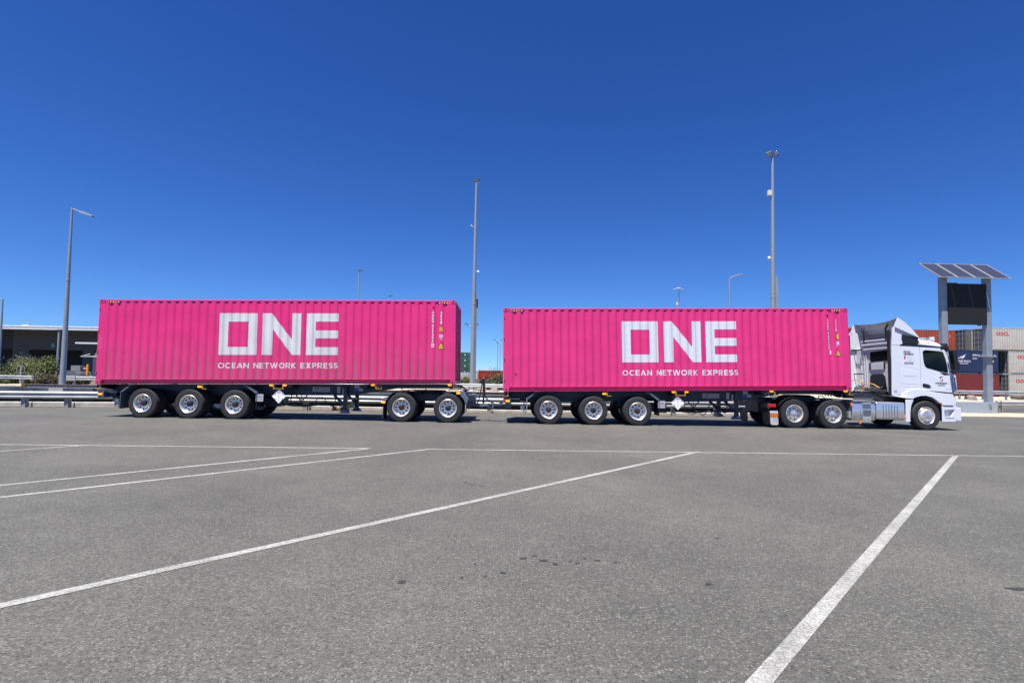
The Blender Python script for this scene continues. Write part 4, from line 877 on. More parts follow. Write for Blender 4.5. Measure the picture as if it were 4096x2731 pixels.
m = MB(); m.box(14.046, 14.72, .3, 2.14, 2.95, 3.26); m.build('roof_riser', M_WPLAST, tk)
for y in (1.72, 1.84, 2.02): rearpanel('rear_rib', M_WPLAST, [(y, 1.5), (y+.04, 2.8), (y+.075, 2.8), (y+.035, 1.5)], t=.02)
rearpanel('rear_rib', M_WPLAST, [(.46, 1.5), (.5, 2.85), (.535, 2.85), (.495, 1.5)], t=.02)
for z in (2.92, 1.98): rearpanel('fairing_strut', M_BLACK, [(1.85, z-.02), (1.85, z+.02), (2.38, z+.02), (2.38, z-.02)], x=13.95, t=.03)
# coupling hoses
hose('coupling_hose', tk, [(13.25, 1.55, 1.25), (13.22, 1.58, 1.6), (13.3, 1.4, 1.74), (13.38, 1.12, 1.7), (13.4, 1.08, 1.5), (13.38, 1.08, 1.3)], .015, M_HOSEY)
hose('coupling_hose', tk, [(13.36, 1.12, 1.28), (13.38, 1.1, 1.5), (13.42, .95, 1.6), (13.5, .7, 1.58), (13.62, .55, 1.45)], .015, M_HOSEY)
hose('coupling_hose', tk, [(11.55, .9, 1.0), (11.62, .9, 1.12), (11.75, .9, 1.1), (11.9, .9, .98)], .015, M_HOSEY)
for k in range(5): hose('coupling_hose', tk, [(12.15+.08*k, 1.0+.1*k, 1.18), (12.5+.1*k, 1.05+.1*k, 1.08+.03*k), (12.95+.05*k, 1.1+.05*k, 1.28), (13.3, 1.05+.08*k, 1.42+.05*(k % 3)), (13.7, .9+.15*k, 1.36), (14.02, .9+.15*k, 1.5)], .017)
for k in range(3):
    pts = [(12.0+.02*i, 1.15+.15*k+.05*math.cos(i*1.1), 1.2-.05*math.sin(i/28*PI)+.05*math.sin(i*1.1)) for i in range(56)]; m = MB(); m.tube(pts, .009, 5); m.build('coiled_lead', [M_HOSE, M_HOSEY, M_HOSE][k], tk)
# cab interior
m = MB(); m.box(14.1, 15.8, .07, TW-.07, 1.35, 1.5); m.build('cab_floor', M_BLACK, tk)
M_SEAT = mat('seat_fabric', (.05, .055, .06), .9)
for y in (.5, 1.5): m = MB(); m.box(14.55, 15.05, y, y+.5, 1.75, 1.92); m.prism([(14.5, 1.85), (14.66, 1.85), (14.52, 2.62), (14.4, 2.62)], y, y+.5); m.build('seat', M_SEAT, tk, bevel=.04)
m = MB(); m.prism([(15.45, 1.5), (15.8, 1.5), (15.86, 2.0), (15.6, 2.1), (15.42, 1.98)], .12, TW-.12); m.build('dashboard', M_SEAT, tk, bevel=.04)
m = MB(); m.T = Matrix.Translation((15.33, .75, 2.08)) @ Matrix.Rotation(-.9, 4, 'Y'); m.tube([(.22*math.cos(a), .22*math.sin(a), 0) for a in [2*PI*k/20 for k in range(21)]], .016, 6); m.tube([(0, 0, 0), (0, 0, -.2)], .03, 6); m.bar((-.2, 0, 0), (.2, 0, 0), .03); m.build('steering_wheel', M_BLACK, tk)
# writing on the cab
L_ = dict(y=.034, lift=.003)
letter('lettering', 'PROUDLY', M_INK, tk, 14.17, 14.44, 2.702, 2.775, .04, **L_); letter('lettering', 'DELIVERING', M_INK, tk, 14.17, 14.52, 2.620, 2.693, .04, **L_); letter('lettering', 'SOLUTIONS', M_INK, tk, 14.185, 14.51, 2.302, 2.378, .04, **L_)
decal('logo_block', M_INKR, tk, [(14.18, 2.485), (14.235, 2.485), (14.235, 2.59), (14.18, 2.59)], [(0, 1, 2, 3)], **L_)
for i, w in enumerate(('Transport', 'Warehousing', 'Operations', 'Special Project')): letter('lettering', w, M_DECALG, tk, 14.28, 14.28+.02*len(w), 2.545-i*.045, 2.567-i*.045, 0, **L_)
letter('lettering', 'stevensonlogistics.com.au', M_INK, tk, 14.125, 14.585, 1.862, 1.892, .01, y=.030, lift=.003)
letter('lettering', 'STEVENSON', M_INK, tk, 15.275, 15.70, 1.615, 1.685, .038, **L_); letter('lettering', 'LOGISTICS', M_INK, tk, 15.36, 15.62, 1.55, 1.597, .015, **L_)
def swoosh(m_, flip):
    pts = []; c = (15.50, 1.805); s_ = -1 if flip else 1
    for a in range(0, 190, 15): r_ = .07; pts.append((c[0]+s_*(.0-.055*math.cos(math.radians(a-60))-.005), c[1]+s_*(.035+.045*math.sin(math.radians(a-60)))))
    for a in range(180, -20, -15): pts.append((c[0]+s_*(-.035*math.cos(math.radians(a-60))+.005), c[1]+s_*(.03+.022*math.sin(math.radians(a-60)))))
    decal('emblem', m_, tk, pts, [tuple(range(len(pts)))], **L_)
swoosh(M_INKN, False); swoosh(M_INKR, True)
decal('emblem', M_INKN, tk, [(15.43, 1.86), (15.48, 1.885), (15.585, 1.88), (15.5, 1.868)], [(0, 1, 2, 3)], **L_); decal('emblem', M_INKR, tk, [(15.57, 1.75), (15.52, 1.725), (15.415, 1.73), (15.5, 1.742)], [(0, 1, 2, 3)], **L_)
letter('lettering', 'Actros', M_DECALG, tk, 15.63, 15.82, 1.425, 1.47, .0, **L_); letter('lettering', 'SL81', M_INK, tk, 13.765, 13.875, 1.30, 1.375, .01, y=.018, lift=.003)

# ------------------------------------------------------------------ guardrails
WB = [(0, .0), (-.012, .004), (-.075, .05), (-.083, .075), (-.075, .1), (-.02, .135), (-.012, .155), (-.02, .175), (-.075, .21), (-.083, .235), (-.075, .26), (-.012, .306), (0, .31)]
def sweep(path, prof_):
    """path: (x,y,z) points; prof_: (offset towards the camera side, height)"""
    m = MB(); n = len(prof_); P = [Vector(p) for p in path]
    for i, p in enumerate(P):
        d = (P[min(i+1, len(P)-1)]-P[max(i-1, 0)]); d.z = 0; d.normalize(); nn = Vector((-d.y, d.x, 0))
        m.v += [tuple(p+nn*a+Vector((0, 0, h))) for a, h in prof_]
    for i in range(len(P)-1):
        for k in range(n-1): m.f.append([i*n+k, i*n+k+1, (i+1)*n+k+1, (i+1)*n+k]); m.mi.append(0)
    return m
def post(root, x, y, z0, z1, w=.11, d=.09, mm=None):
    m = MB(); m.box(x-w/2, x-w/2+.012, y-d, y+d*.2, z0, z1); m.box(x-w/2, x+w/2, y-d*.55, y-d*.4, z0, z1); m.box(x+w/2-.012, x+w/2, y-d, y+d*.2, z0, z1); m.build('post', mm or M_STEEL2, root)
gr = thing('guardrail', 'long galvanised guardrail along the road edge close behind the trailers', 'guardrail', (0, 5, -.16))
GP = [(x, y) for x, y in edge if x <= 12]
def OFF(path): return [(x, y-5, z+.16) for x, y, z in path]
sweep(OFF([(x, y, .25 if x < -14 else .228) for x, y in GP]), WB).build('beam', M_STEEL, gr, smooth=50)
px_ = -20.0
for x in [-38, -34, -30, -28, -26, -24, -22, -20.0, -18.44, -16.56, -14.7, -12.7, -10.7, -8.68, -6.65, -4.6, -2.6, -.58, 1.5, 3.6, 5.7, 7.74, 9.8, 11.7]:
    y = poly_y(RAIL, x); m = MB(); w = .09; m.box(x-w, x+w, y+.005, y+.025, 0, .66); m.box(x-w, x-w+.02, y+.0, y+.18, 0, .66); m.box(x+w-.02, x+w, y, y+.18, 0, .66)
    m.v = [(a, b_-5, c-.0) for a, b_, c in m.v]; m.build('post', M_STEEL2, gr)
# right-hand end of the same line, by the sign base
g2 = thing('guardrail', 'short guardrail piece with one slanted post beside the solar sign base', 'guardrail', (30.3, 14.1, zg(14)))
sweep([(-.9, 0, .41), (1.9, 0, .46)], WB).build('beam', M_STEEL, g2, smooth=50)
m = MB(); m.box(1.72, 2.4, -.12, .02, .42, .78); m.build('end_terminal', M_STEEL, g2, bevel=.03)
m = MB(); m.prism([(-.05, 0), (.17, 0), (.12, .74), (-.2, .74)], -.02, .0); m.prism([(-.05, 0), (-.02, 0), (-.17, .74), (-.2, .74)], -.15, .05); m.prism([(.14, 0), (.17, 0), (.12, .74), (.09, .74)], -.15, .05); m.build('post', M_STEEL2, g2)
# low beam beyond the first guardrail
g3 = thing('low_rail', 'low weathered steel rail with yellow end beyond the long near guardrail', 'guardrail', (-27.1, 12.5, zg(12.5)))
M_WARM = mat('weathered_warm_steel', (.2, .19, .175), .75, var=.2)
m = MB(); m.box(0, 43, -.06, -.04, .63, .82); m.box(0, 43, -.10, -.0, .805, .825); m.box(0, 43, -.10, 0., .625, .64); m.build('beam', M_WARM, g3)
for i in range(11): m = MB(); m.box(.45+i*4.1, .6+i*4.1, -.05, .08, 0, .63); m.build('post', M_STEEL2, g3)
m = MB(); m.box(-.02, 0.22, -.108, -.03, .63, .82); m.build('end_cap', mat('faded_yellow', (.1, .07, .03), .7), g3)
bw = MB(); bw.box(-70, 19.5, 15.0, 15.25, -.5, .17); M_BARR = mat('blue_grey_wall', (.06, .078, .1), .6, var=.45, vscale=1.3)
tag(bw.build('barrier_wall', M_BARR), 'long low dark blue-grey barrier wall between the two roads', 'wall')
for i in range(18):
    x = -29+i*.42+random.uniform(-.1, .1)
# far rails at the limestone edge
def far_rail(label, x0, x1, y, zt, tl_, tr_):
    g = thing('guardrail', label, 'guardrail', (x0, y, zg(y)), None, 'guardrails at the far kerb'); dz = zt-.31-zg(y)
    nseg = max(2, int((x1-x0)/4)); sweep([((x1-x0)*i/nseg, 0, dz) for i in range(nseg+1)], WB).build('beam', M_STEEL, g, smooth=50)
    k = 0; x = .6
    while x < x1-x0: post(g, x, .03, 0, dz+.28, .12, .1, M_STEEL2); x += 2.0
    for c, a in ((tl_, 0), (tr_, x1-x0)):
        if c: m = MB(); m.box(a-.05 if a else a-.25, a+.75 if not a else a+.08, -.14, .05, dz-.05, dz+.34); m.build('end_terminal', M_STEEL, g, bevel=.03)
far_rail('far guardrail ending in a grey terminal box left of the tall lamp post', -56, -38.6, 26.5, .45, 0, 1)
far_rail('far guardrail starting with a grey terminal box right of the tall lamp post', -35.8, -33.2, 26.5, .46, 1, 1)
far_rail('far guardrail seen in the gap between the two pink containers', -31, 12, 26.8, .42, 0, 0)
far_rail('far guardrail in front of the stacked containers on the right', 28, 62, 26.6, .60, 0, 0)

# ------------------------------------------------------------------ lamp posts and masts
def pole(root, h, rb, rt_, mm=None, n=12, joint=0):
    m = MB(); m.lathe([(rb, 0), (rt_, h), (0, h+.01)], (0, 0, 0), n, 'z')
    if joint: r_ = rb+(rt_-rb)*joint; m.lathe([(r_+.01, h*joint-.15), (r_+.014, h*joint), (r_, h*joint+.01)], (0, 0, 0), n, 'z')
    return m.build('pole', mm or M_POLE, root, smooth=50)
def led_head(root, p, d, L=1.0, mm=None, tilt=0.):
    """flat street-light head from p along d"""
    d = Vector(d).normalized(); s_ = d.cross(Vector((0, 0, 1))).normalized(); u_ = s_.cross(d); P = Vector(p); m = MB()
    out = [(0, .06), (.25, .16), (.8, .17), (1, .12)]
    vs = [P+d*a*L+s_*b_*sg*L*.75+u_*z for a, b_ in out for sg in (-1, 1) for z in (-.06, .05)]
    fs = [];
    for i in range(3):
        o = i*4; fs += [(o, o+1, o+5, o+4), (o+2, o+6, o+7, o+3), (o+1, o+3, o+7, o+5), (o, o+4, o+6, o+2)]
    m.add(vs, fs+[(0, 2, 3, 1), (12, 13, 15, 14)]); hd = m.build('lamp_head', mm or M_POLE, root, bevel=.01)
    m = MB(); m.add([P+d*a*L+s_*b_*L*.75+u_*-.04 for a, b_ in ((.3, -.13), (.9, -.12), (.9, .12), (.3, .13))], [(0, 1, 2, 3)]); m.build('lens', mat('lamp_lens', (.9, .88, .62), .3), hd)
lp = thing('street_lamp', 'tall grey street lamp with one flat head on a pale plinth at far left', 'street lamp', (-25.72, 13.5, zg(13.5)))
pole(lp, 11.23, .17, .055, n=14, joint=.62)
m = MB(); m.tube([(.02, 0, 11.15), (.62, -.15, 10.95)], .035, 8); m.build('arm', M_POLE, lp)
led_head(lp, (.55, -.14, 10.96), (.9, -.25, -.30), 1.12)
m = MB(); m.box(-.42, .4, -.45, .35, -.1, .62); m.build('plinth', mat('pale_plinth', (.36, .38, .42), .8, var=.1), lp, bevel=.02)
def mast(label, x, y, h, rb, rt_, heads, extras, hs_=1.):
    g = thing('floodlight_mast', label, 'light mast', (x, y, zg(y)), None, 'tall floodlight masts'); pole(g, h, rb, rt_, joint=.42)
    for dx_, dy_, rz, tl_ in heads:
        m = MB(); m.T = Matrix.Translation((dx_, dy_, h+.25)) @ Matrix.Rotation(rz, 4, 'Z') @ Matrix.Rotation(tl_, 4, 'X') @ Matrix.Scale(hs_, 4); m.box(-.24, .24, -.09, .09, -.2, .2); m.cur = 1; m.box(-.2, .2, -.1, -.088, -.16, .16); m.build('floodlight', [M_GREY, mat('flood_glass', (.35, .37, .38), .1)], g, bevel=.01)
    m = MB(); m.bar((-.3*hs_, 0, h), (.3*hs_, 0, h), .05); m.build('cross_arm', M_POLE, g)
    extras(g); return g
def e2(g):
    m = MB(); m.box(-.32, -.12, -.06, .04, 14.6, 14.68); m.build('camera_arm', M_STEEL, g); m = MB(); m.box(-.42, -.3, -.2, .04, 14.64, 14.76); m.build('security_camera', M_DECAL, g, bevel=.01)
    m = MB(); m.lathe([(.0, -.14), (.1, -.1), (.12, .0), (.09, .1), (0, .14)], (.32, -.05, 10.6), 12, 'z'); m.build('dome_camera', M_DECAL, g, smooth=60)
    m = MB(); m.box(.2, .36, -.08, .06, 7.4, 8.2); m.build('junction_box', M_BLACK, g); m = MB(); m.tube([(.22, -.12, 0), (.2, -.12, 8.8)], .035, 6); m.tube([(.28, -.1, 0), (.26, -.1, 7.4)], .035, 6); m.build('conduit', M_STEEL2, g)
mast('tall mast with small dark head standing in the gap between the pink containers', -2.68, 29, 18.6, .235, .09, [(-.06, 0, .5, .3), (.08, .1, -.5, .3)], e2, .72)
def e3(g):
    m = MB(); m.box(-.42, -.14, -.15, .12, 16.72, 17.14); m.build('antenna_box', mat('cream_box', (.7, .66, .5), .5), g, bevel=.02)
    m = MB(); m.lathe([(.0, -.16), (.1, -.12), (.13, .0), (.09, .14), (0, .18)], (-.33, -.05, 11.5), 12, 'z'); m.build('dome_camera', M_DECAL, g, smooth=60)
    m = MB(); m.prism([(.1, 0), (.42, 0), (.42, 9.6), (.3, 10.1), (.1, 10.1)], -.05, .05); m.build('cable_duct', M_POLE, g)
mast('tall mast with two floodlights and cream box rising behind the front container', 21.95, 25, 19.95, .26, .1, [(-.24, 0, -1.0, .9), (.3, -.1, .9, -.5)], e3)
g = thing('street_lamp', 'slim grey street lamp with upturned head left of the two-floodlight mast', 'street lamp', (24.7, 40, zg(40))); pole(g, 12.55, .13, .07); m = MB(); m.tube([(0, 0, 12.45), (.5, -.1, 12.75)], .04, 8); m.build('arm', M_POLE, g); led_head(g, (.4, -.1, 12.72), (.95, -.2, .18), .95)
g = thing('street_lamp', 'distant three-headed lamp mast over the front container, small white box on its pole', 'street lamp', (45.2, 120, -1)); pole(g, 23.6, .17, .13)
for a in (.3, 2.4, 4.4): led_head(g, (.25*math.cos(a), .25*math.sin(a), 23.9), (math.cos(a), math.sin(a), -.25), 1.25, M_DECAL)
m = MB(); m.box(-.7, -.25, -.2, .2, 19.4, 20.1); m.build('junction_box', M_DECAL, g, bevel=.03)
def stick(label, x, y, h, r, arm, hd=.5):
    g = thing('street_lamp', label, 'street lamp', (x, y, zg(y)), None, 'distant lamp posts'); pole(g, h, r, r*.8, n=8); m = MB(); m.bar((-.1, 0, h), (arm, 0, h+.25), hd*.35); m.box(min(0, arm)-hd/2, max(0, arm)+hd/2, -.2, .2, h-.05, h+.2); m.build('lamp_head', M_GREY, g); return g
stick('thin lamp pole above the middle of the dusty container', -29.35, 90, 21.4, .13, .5)
stick('thin low lamp pole just above the dusty container near its right end', -31.6, 130, 21.6, .14, .5)
stick('thin lamp pole standing behind the warehouse roof', -76.9, 90, 10.9, .12, 0.2, 1.6)
g = thing('street_lamp', 'grey lamp pole cut by the left edge of the picture', 'street lamp', (-45.52, 31, zg(31))); pole(g, 7.6, .14, .07); m = MB(); m.tube([(0, 0, 7.55), (-1.2, 0, 7.65)], .04, 8); m.build('arm', M_POLE, g)
g = thing('street_lamp', 'short grey lamp pole in front of the warehouse beside the tall lamp', 'street lamp', (-46.0, 38, zg(38))); pole(g, 5.25, .12, .09); m = MB(); m.box(-.1, .55, -.15, .15, 5.2, 5.32); m.build('lamp_head', M_BLACK, g)
def masthead(label, x, y, h, r=.22):
    g = thing('floodlight_mast', label, 'light mast', (x, y, zg(y)), None, 'distant port light masts'); pole(g, h, r, r*.7, n=8); m = MB(); m.tube([(-2.2, 0, h+.9), (-1.2, 0, h+.1), (0, 0, h), (1.2, 0, h+.1), (2.2, 0, h+.9)], .14, 6)
    for sx_ in (-2.2, 2.2): m.box(sx_-.5, sx_+.5, -.3, .3, h+.7, h+1.1)
    m.build('lamp_bracket', M_GREY, g)
masthead('distant port light mast in front of the green container stack', -12.4, 190, 18.8, .3); masthead('distant port light mast right of the tall mast, taller of the pair', -3.6, 330, 22.6); masthead('distant port light mast right of the tall mast, shorter of the pair', -2.0, 330, 21.0)

# ------------------------------------------------------------------ solar message sign
sg_ = thing('solar_sign', 'blank black message screen between two steel posts under tilted solar panels', 'sign', (28, 13.8, zg(13.8)), (0, 0, .0))
X0, Z0 = 28, zg(13.8); M_POSTS = mat('sign_post_steel', (.28, .31, .34), .5, .35, var=.1, vscale=2)
for x in (26.74, 29.44):
    m = MB(); m.box(x-X0-.17, x-X0+.19, -.15, .15, .2, 7.75-Z0+.1); p_ = m.build('post', M_POSTS, sg_, bevel=.015)
    m = MB(); m.box(x-X0-.3, x-X0+.32, -.3, .3, 3.05-Z0, 3.10-Z0); m.build('flange', M_STEEL, p_)
m = MB(); m.box(26.92-X0, 29.28-X0, -.22, .05, 4.98-Z0, 7.46-Z0); sc = m.build('message_screen', mat('led_panel_black', (.006, .006, .006), .7), sg_, bevel=.01)
m = MB(); m.box(26.95-X0, 27.6-X0, -.1, .0, 7.46-Z0, 7.52-Z0); m.box(28.85-X0, 29.0-X0, -.1, .0, 4.93-Z0, 4.98-Z0); m.build('sensor', M_BLACK, sc)
m = MB(); m.box(25.4-X0, 29.79-X0, -.25, .35, -.02, .66); m.build('base', mat('sign_base_steel', (.33, .38, .42), .5, .3, var=.1), sg_, bevel=.01)
m = MB(); m.box(29.25-X0, 29.4-X0, -.32, -.25, .45, .6); m.box(25.85-X0, 26-X0, -.32, -.25, .45, .6); m.build('anchor', M_STEEL2, sg_)
cn = [Vector((26.0-X0, 13.05-13.8, 7.75-Z0)), Vector((30.34-X0, 13.05-13.8, 7.74-Z0)), Vector((30.0-X0, 14.3-13.8, 8.79-Z0)), Vector((25.69-X0, 14.3-13.8, 8.79-Z0))]
nrm = (cn[1]-cn[0]).cross(cn[3]-cn[0]).normalized(); M_PV = mat('solar_cells', (.042, .046, .068), .2, spec=.5); M_FRM = mat('panel_frame', (.36, .36, .35), .5, .4)
def bl(u_, v_): return cn[0].lerp(cn[1], u_).lerp(cn[3].lerp(cn[2], u_), v_)
for k in range(4):
    a, b_ = k/4+.004, (k+1)/4-.004; m = MB(); q = [bl(a, 0), bl(b_, 0), bl(b_, 1), bl(a, 1)]; m.add(q+[p-nrm*.05 for p in q], [(0, 1, 2, 3), (7, 6, 5, 4), (0, 4, 5, 1), (1, 5, 6, 2), (2, 6, 7, 3), (3, 7, 4, 0)])
    pf = m.build('solar_panel', M_FRM, sg_); m = MB(); e = .022
    for i in range(6):
        for j in range(8):
            ua, ub = a+.014+(b_-a-.028)*(i+.03)/6, a+.014+(b_-a-.028)*(i+.97)/6; va, vb = e+(1-2*e)*(j+.03)/8, e+(1-2*e)*(j+.97)/8
            m.add([bl(ua, va)+nrm*.004, bl(ub, va)+nrm*.004, bl(ub, vb)+nrm*.004, bl(ua, vb)+nrm*.004], [(0, 1, 2, 3)])
    m.build('cells', M_PV, pf); m = MB(); m.add([bl(a+.012, .018)+nrm*.002, bl(b_-.012, .018)+nrm*.002, bl(b_-.012, .982)+nrm*.002, bl(a+.012, .982)+nrm*.002], [(0, 1, 2, 3)]); m.build('backing', mat('pv_backing', (.045, .048, .08), .25), pf)
for x in (26.74, 29.44): m = MB(); m.bar((x-X0, -.6, 7.80-Z0), (x-X0, .42, 8.66-Z0), .08); m.bar((x-X0, .1, 7.9-Z0), (x-X0, .1, 8.4-Z0), .1); m.build('panel_bracket', M_STEEL2, sg_)

# ------------------------------------------------------------------ container stacks on the right
GRPS = 'stacked containers in the yard'
def stack(label, x, y, z, paint, L=CL, H=2.591, door_end=0, door_m=None):
    r = thing('shipping_container', label, 'shipping container', (x, y, z), None, GRPS); f, ks = container(r, paint, paint, L, H, True, door_end, door_m); return r, f, ks
P_OR = container_paint('rust_orange', (.36, .075, .03), .2, (.2, .08, .05), .25); P_BR = container_paint('oxide_brown', (.19, .03, .024), .25, (.12, .05, .04), .3)
P_BL = container_paint('navy_blue', (.018, .034, .085), .2, (.05, .05, .07), .15); P_WH = container_paint('aged_white', (.52, .49, .42), .5, (.36, .27, .17), .9); P_TAN = container_paint('ochre', (.42, .25, .07), .2, (.3, .2, .1), .3)
P_GRY = mat('dull_grey_door', (.13, .13, .125), .6, var=.2); P_GRN = container_paint('port_green', (.025, .1, .065), .2, (.05, .09, .07), .1); P_RD = container_paint('signal_red', (.5, .035, .012), .1, (.3, .05, .03), .1)
P_W2 = container_paint('off_white', (.6, .6, .6), .2, (.4, .38, .35), .2)
def oocl(r, f, ks, x, z, h):
    letter('lettering', 'OOCL', M_OO, r, x, x+h*3.55, z, z+h, .05, surf=f, breaks=ks, lift=.006)
    cx, cz = x+h*1.32, z+h*.5; vs = []; fs = []
    for k in range(5):
        a = 2*PI*k/5+.3; c = (cx+h*.13*math.cos(a), cz+h*.13*math.sin(a)); o = len(vs); vs += [(c[0]+h*.1*math.cos(q*PI/4), c[1]+h*.1*math.sin(q*PI/4)) for q in range(8)]; fs.append(tuple(range(o, o+8)))
    decal('emblem', M_OO2, r, vs, fs, surf=f, breaks=ks, lift=.009)
M_OO = mat('lettering_red', (.55, .035, .03), .5); M_OO2 = mat('emblem_pale', (.6, .45, .42), .5)
bz = [-.53, 2.06, 4.65]
r, f, ks = stack('oxide brown container at the bottom of the stack under the navy blue one', 55.5-CL, 41, bz[0], P_BR)
for i, q in enumerate((.9, .62)): letter('serial_number', 'TGHU 482915' if i == 0 else '22G1', M_DECAL, r, 0, 1, 0, .1, .02, surf=None, T=Matrix.Translation((CL-q, f(CL-q)-.006, 2.1)) @ Matrix.Rotation(PI/2, 4, 'Y') @ Matrix.Scale(1.5 if i == 0 else .5, 4, (1, 0, 0)))
r, f, ks = stack('navy blue container with white wing emblem, second in its stack', 55.43-CL, 41, bz[1], P_BL)
xo = 49.3-(55.43-CL)+.25; decal('emblem', M_DECAL, r, [(xo+.9, 1.5), (xo+2.25, 2.15), (xo+2.0, 1.75), (xo+1.7, 1.55), (xo+1.75, 1.7), (xo+1.2, 1.62), (xo+1.45, 1.78)], [(0, 6, 1), (0, 5, 6), (5, 4, 6), (4, 1, 6), (4, 2, 1), (4, 3, 2)], surf=f, breaks=ks, lift=.006)
letter('lettering', 'LOGISTICS', M_DECAL, r, xo+.75, xo+2.75, 1.22, 1.47, .03, surf=f, breaks=ks, lift=.006); decal('lettering_line', M_DECAL, r, [(xo+.95, 1.05), (xo+2.45, 1.05), (xo+2.45, 1.12), (xo+.95, 1.12)], [(0, 1, 2, 3)], surf=f, breaks=ks, lift=.006)
letter('serial_number', 'SILU 302 76 5', M_DECAL, r, CL-2.9, CL-.3, 1.95, 2.15, .04, surf=f, breaks=ks, lift=.006); letter('serial_number', '22G1', M_DECAL, r, CL-2.9, CL-2.4, 1.6, 1.76, .04, surf=f, breaks=ks, lift=.006)
decal('sticker', M_SIGNY, r, [(CL-.7, 1.28), (CL-.52, 1.28), (CL-.52, 1.45), (CL-.7, 1.45)], [(0, 1, 2, 3)], surf=f, breaks=ks, lift=.006)
r, f, ks = stack('rusty white container on top of the stack, its grey doors facing left', 54.5, 41, bz[2], P_WH, door_m=P_GRY); oocl(r, f, ks, .75, 1.68, .42)
r, f, ks = stack('rusty white container second from the top, right of the navy blue one', 56.6, 41, bz[1], P_WH, door_m=P_GRY); oocl(r, f, ks, 1.0, 1.7, .42)
r, f, ks = stack('rusty white container at the bottom, right of the oxide brown one', 56.6, 41, bz[0], P_WH, door_m=P_GRY); oocl(r, f, ks, .75, 1.62, .42)
r, f, ks = stack('grey-doored container in the back row behind the top rusty white one', 54.6, 44.3, bz[2], P_GRY, door_m=P_GRY)
r, f, ks = stack('rust orange container on top of the stack behind the truck cab', 54.0-CL, 45, bz[2]-.08, P_OR)
letter('serial_number', 'TCKU 7312684', M_DECAL, r, 0, 1, 0, .1, .02, T=Matrix.Translation((CL-1.05, f(CL-1.05)-.006, 2.1)) @ Matrix.Rotation(PI/2, 4, 'Y') @ Matrix.Scale(1.5, 4, (1, 0, 0))); letter('serial_number', '45G1', M_DECAL, r, 0, 1, 0, .1, .02, T=Matrix.Translation((CL-.72, f(CL-.72)-.006, 2.1)) @ Matrix.Rotation(PI/2, 4, 'Y') @ Matrix.Scale(.5, 4, (1, 0, 0)))
r, f, ks = stack('rust orange container rising a little above its neighbour behind the roof deflector', 48.9-CL, 48.5, bz[2]+.27, P_OR)
r, f, ks = stack('ochre container glimpsed between the front pink container and the cab', 41.6-CL, 46.0, bz[2]+.25, P_TAN)
for i, lab in enumerate(('oxide brown container at ground level under the ochre one', 'navy blue container in the middle under the ochre one')): stack(lab, 41.6-CL, 46.0, (-.55, 2.1)[i], (P_BR, P_BL)[i])
for i, lab in enumerate(('rust orange container at ground level in the back row', 'oxide brown container in the middle of the back row')): stack(lab, 54.0-CL, 45, (-.6, 1.98)[i], (P_OR, P_BR)[i])
# between the trailers: far green stack, white and red boxes
for i, lab in enumerate(('lowest of the four green containers stacked far off between the trailers', 'second from the ground of the four far green containers', 'third from the ground of the four far green containers', 'topmost of the four far green containers')):
    r = thing('shipping_container', lab, 'shipping container', (-15.3-CL, 235, -2.6+2.591*i), None, 'green containers stacked far off'); f, ks = container(r, P_GRN, P_GRN, CL, 2.56, False)
    decal('emblem', M_DECAL, r, [(9.25, 1.5), (9.45, 1.85), (9.75, 1.8), (9.95, 1.3), (9.6, 1.0), (9.4, 1.25)], [(0, 1, 2, 3, 4, 5)], surf=f, breaks=ks, lift=.03); letter('lettering', 'L', M_DECAL, r, 11.5, 11.62, 1.5, 2.3, .05, surf=f, breaks=ks, lift=.03)
r = thing('shipping_container', 'red corrugated container beyond the black fence between the trailers', 'shipping container', (-5.15, 95, -1.75), None, 'boxes beyond the fence'); container(r, P_RD, P_RD, 6.06, 2.591)
r = thing('shipping_container', 'white container beyond the black fence left of the red one', 'shipping container', (-11.4, 96, -2.1), None, 'boxes beyond the fence'); container(r, P_W2, P_W2, 6.06, 2.591)
m = MB(); m.box(-13.5, -9.0, 110, 112, -1.2, -.2); m.box(-6.8, -6.1, 94, 94.8, -1.2, .0); tag(m.build('storage_shed', mat('pale_metal', (.5, .52, .55), .5)), 'small pale metal shed behind the black fence', 'shed')
for z, pt_, lab in ((-1.0, P_BR, 'narrow brown container edge just right of the tall mast, under a cream one'), (1.6, P_W2, 'narrow cream container edge just right of the tall mast, above a brown one')): r = thing('shipping_container', lab, 'shipping container', (-13.25-6.06, 242, z), None, 'green containers stacked far off'); container(r, pt_, pt_, 6.06, 2.59 if z < 0 else 2.1, False)
# palisade fence
fe = thing('palisade_fence', 'black palisade fence between the trailers in front of the white and red boxes', 'fence', (-6, 70, zg(70)))
m = MB()
for i in range(160):
    x = -11+i*.15; m.box(x-.02, x+.02, -.01, .01, .05, 2.0)
m.box(-11, 13, .012, .04, .35, .40); m.box(-11, 13, .012, .04, 1.62, 1.68); m.build('palisade_panel', M_BLACK, fe)
for i in range(8): m = MB(); m.box(-11.03+i*3.3, -10.95+i*3.3, .042, .12, 0, 2.1); m.build('post', M_BLACK, fe)

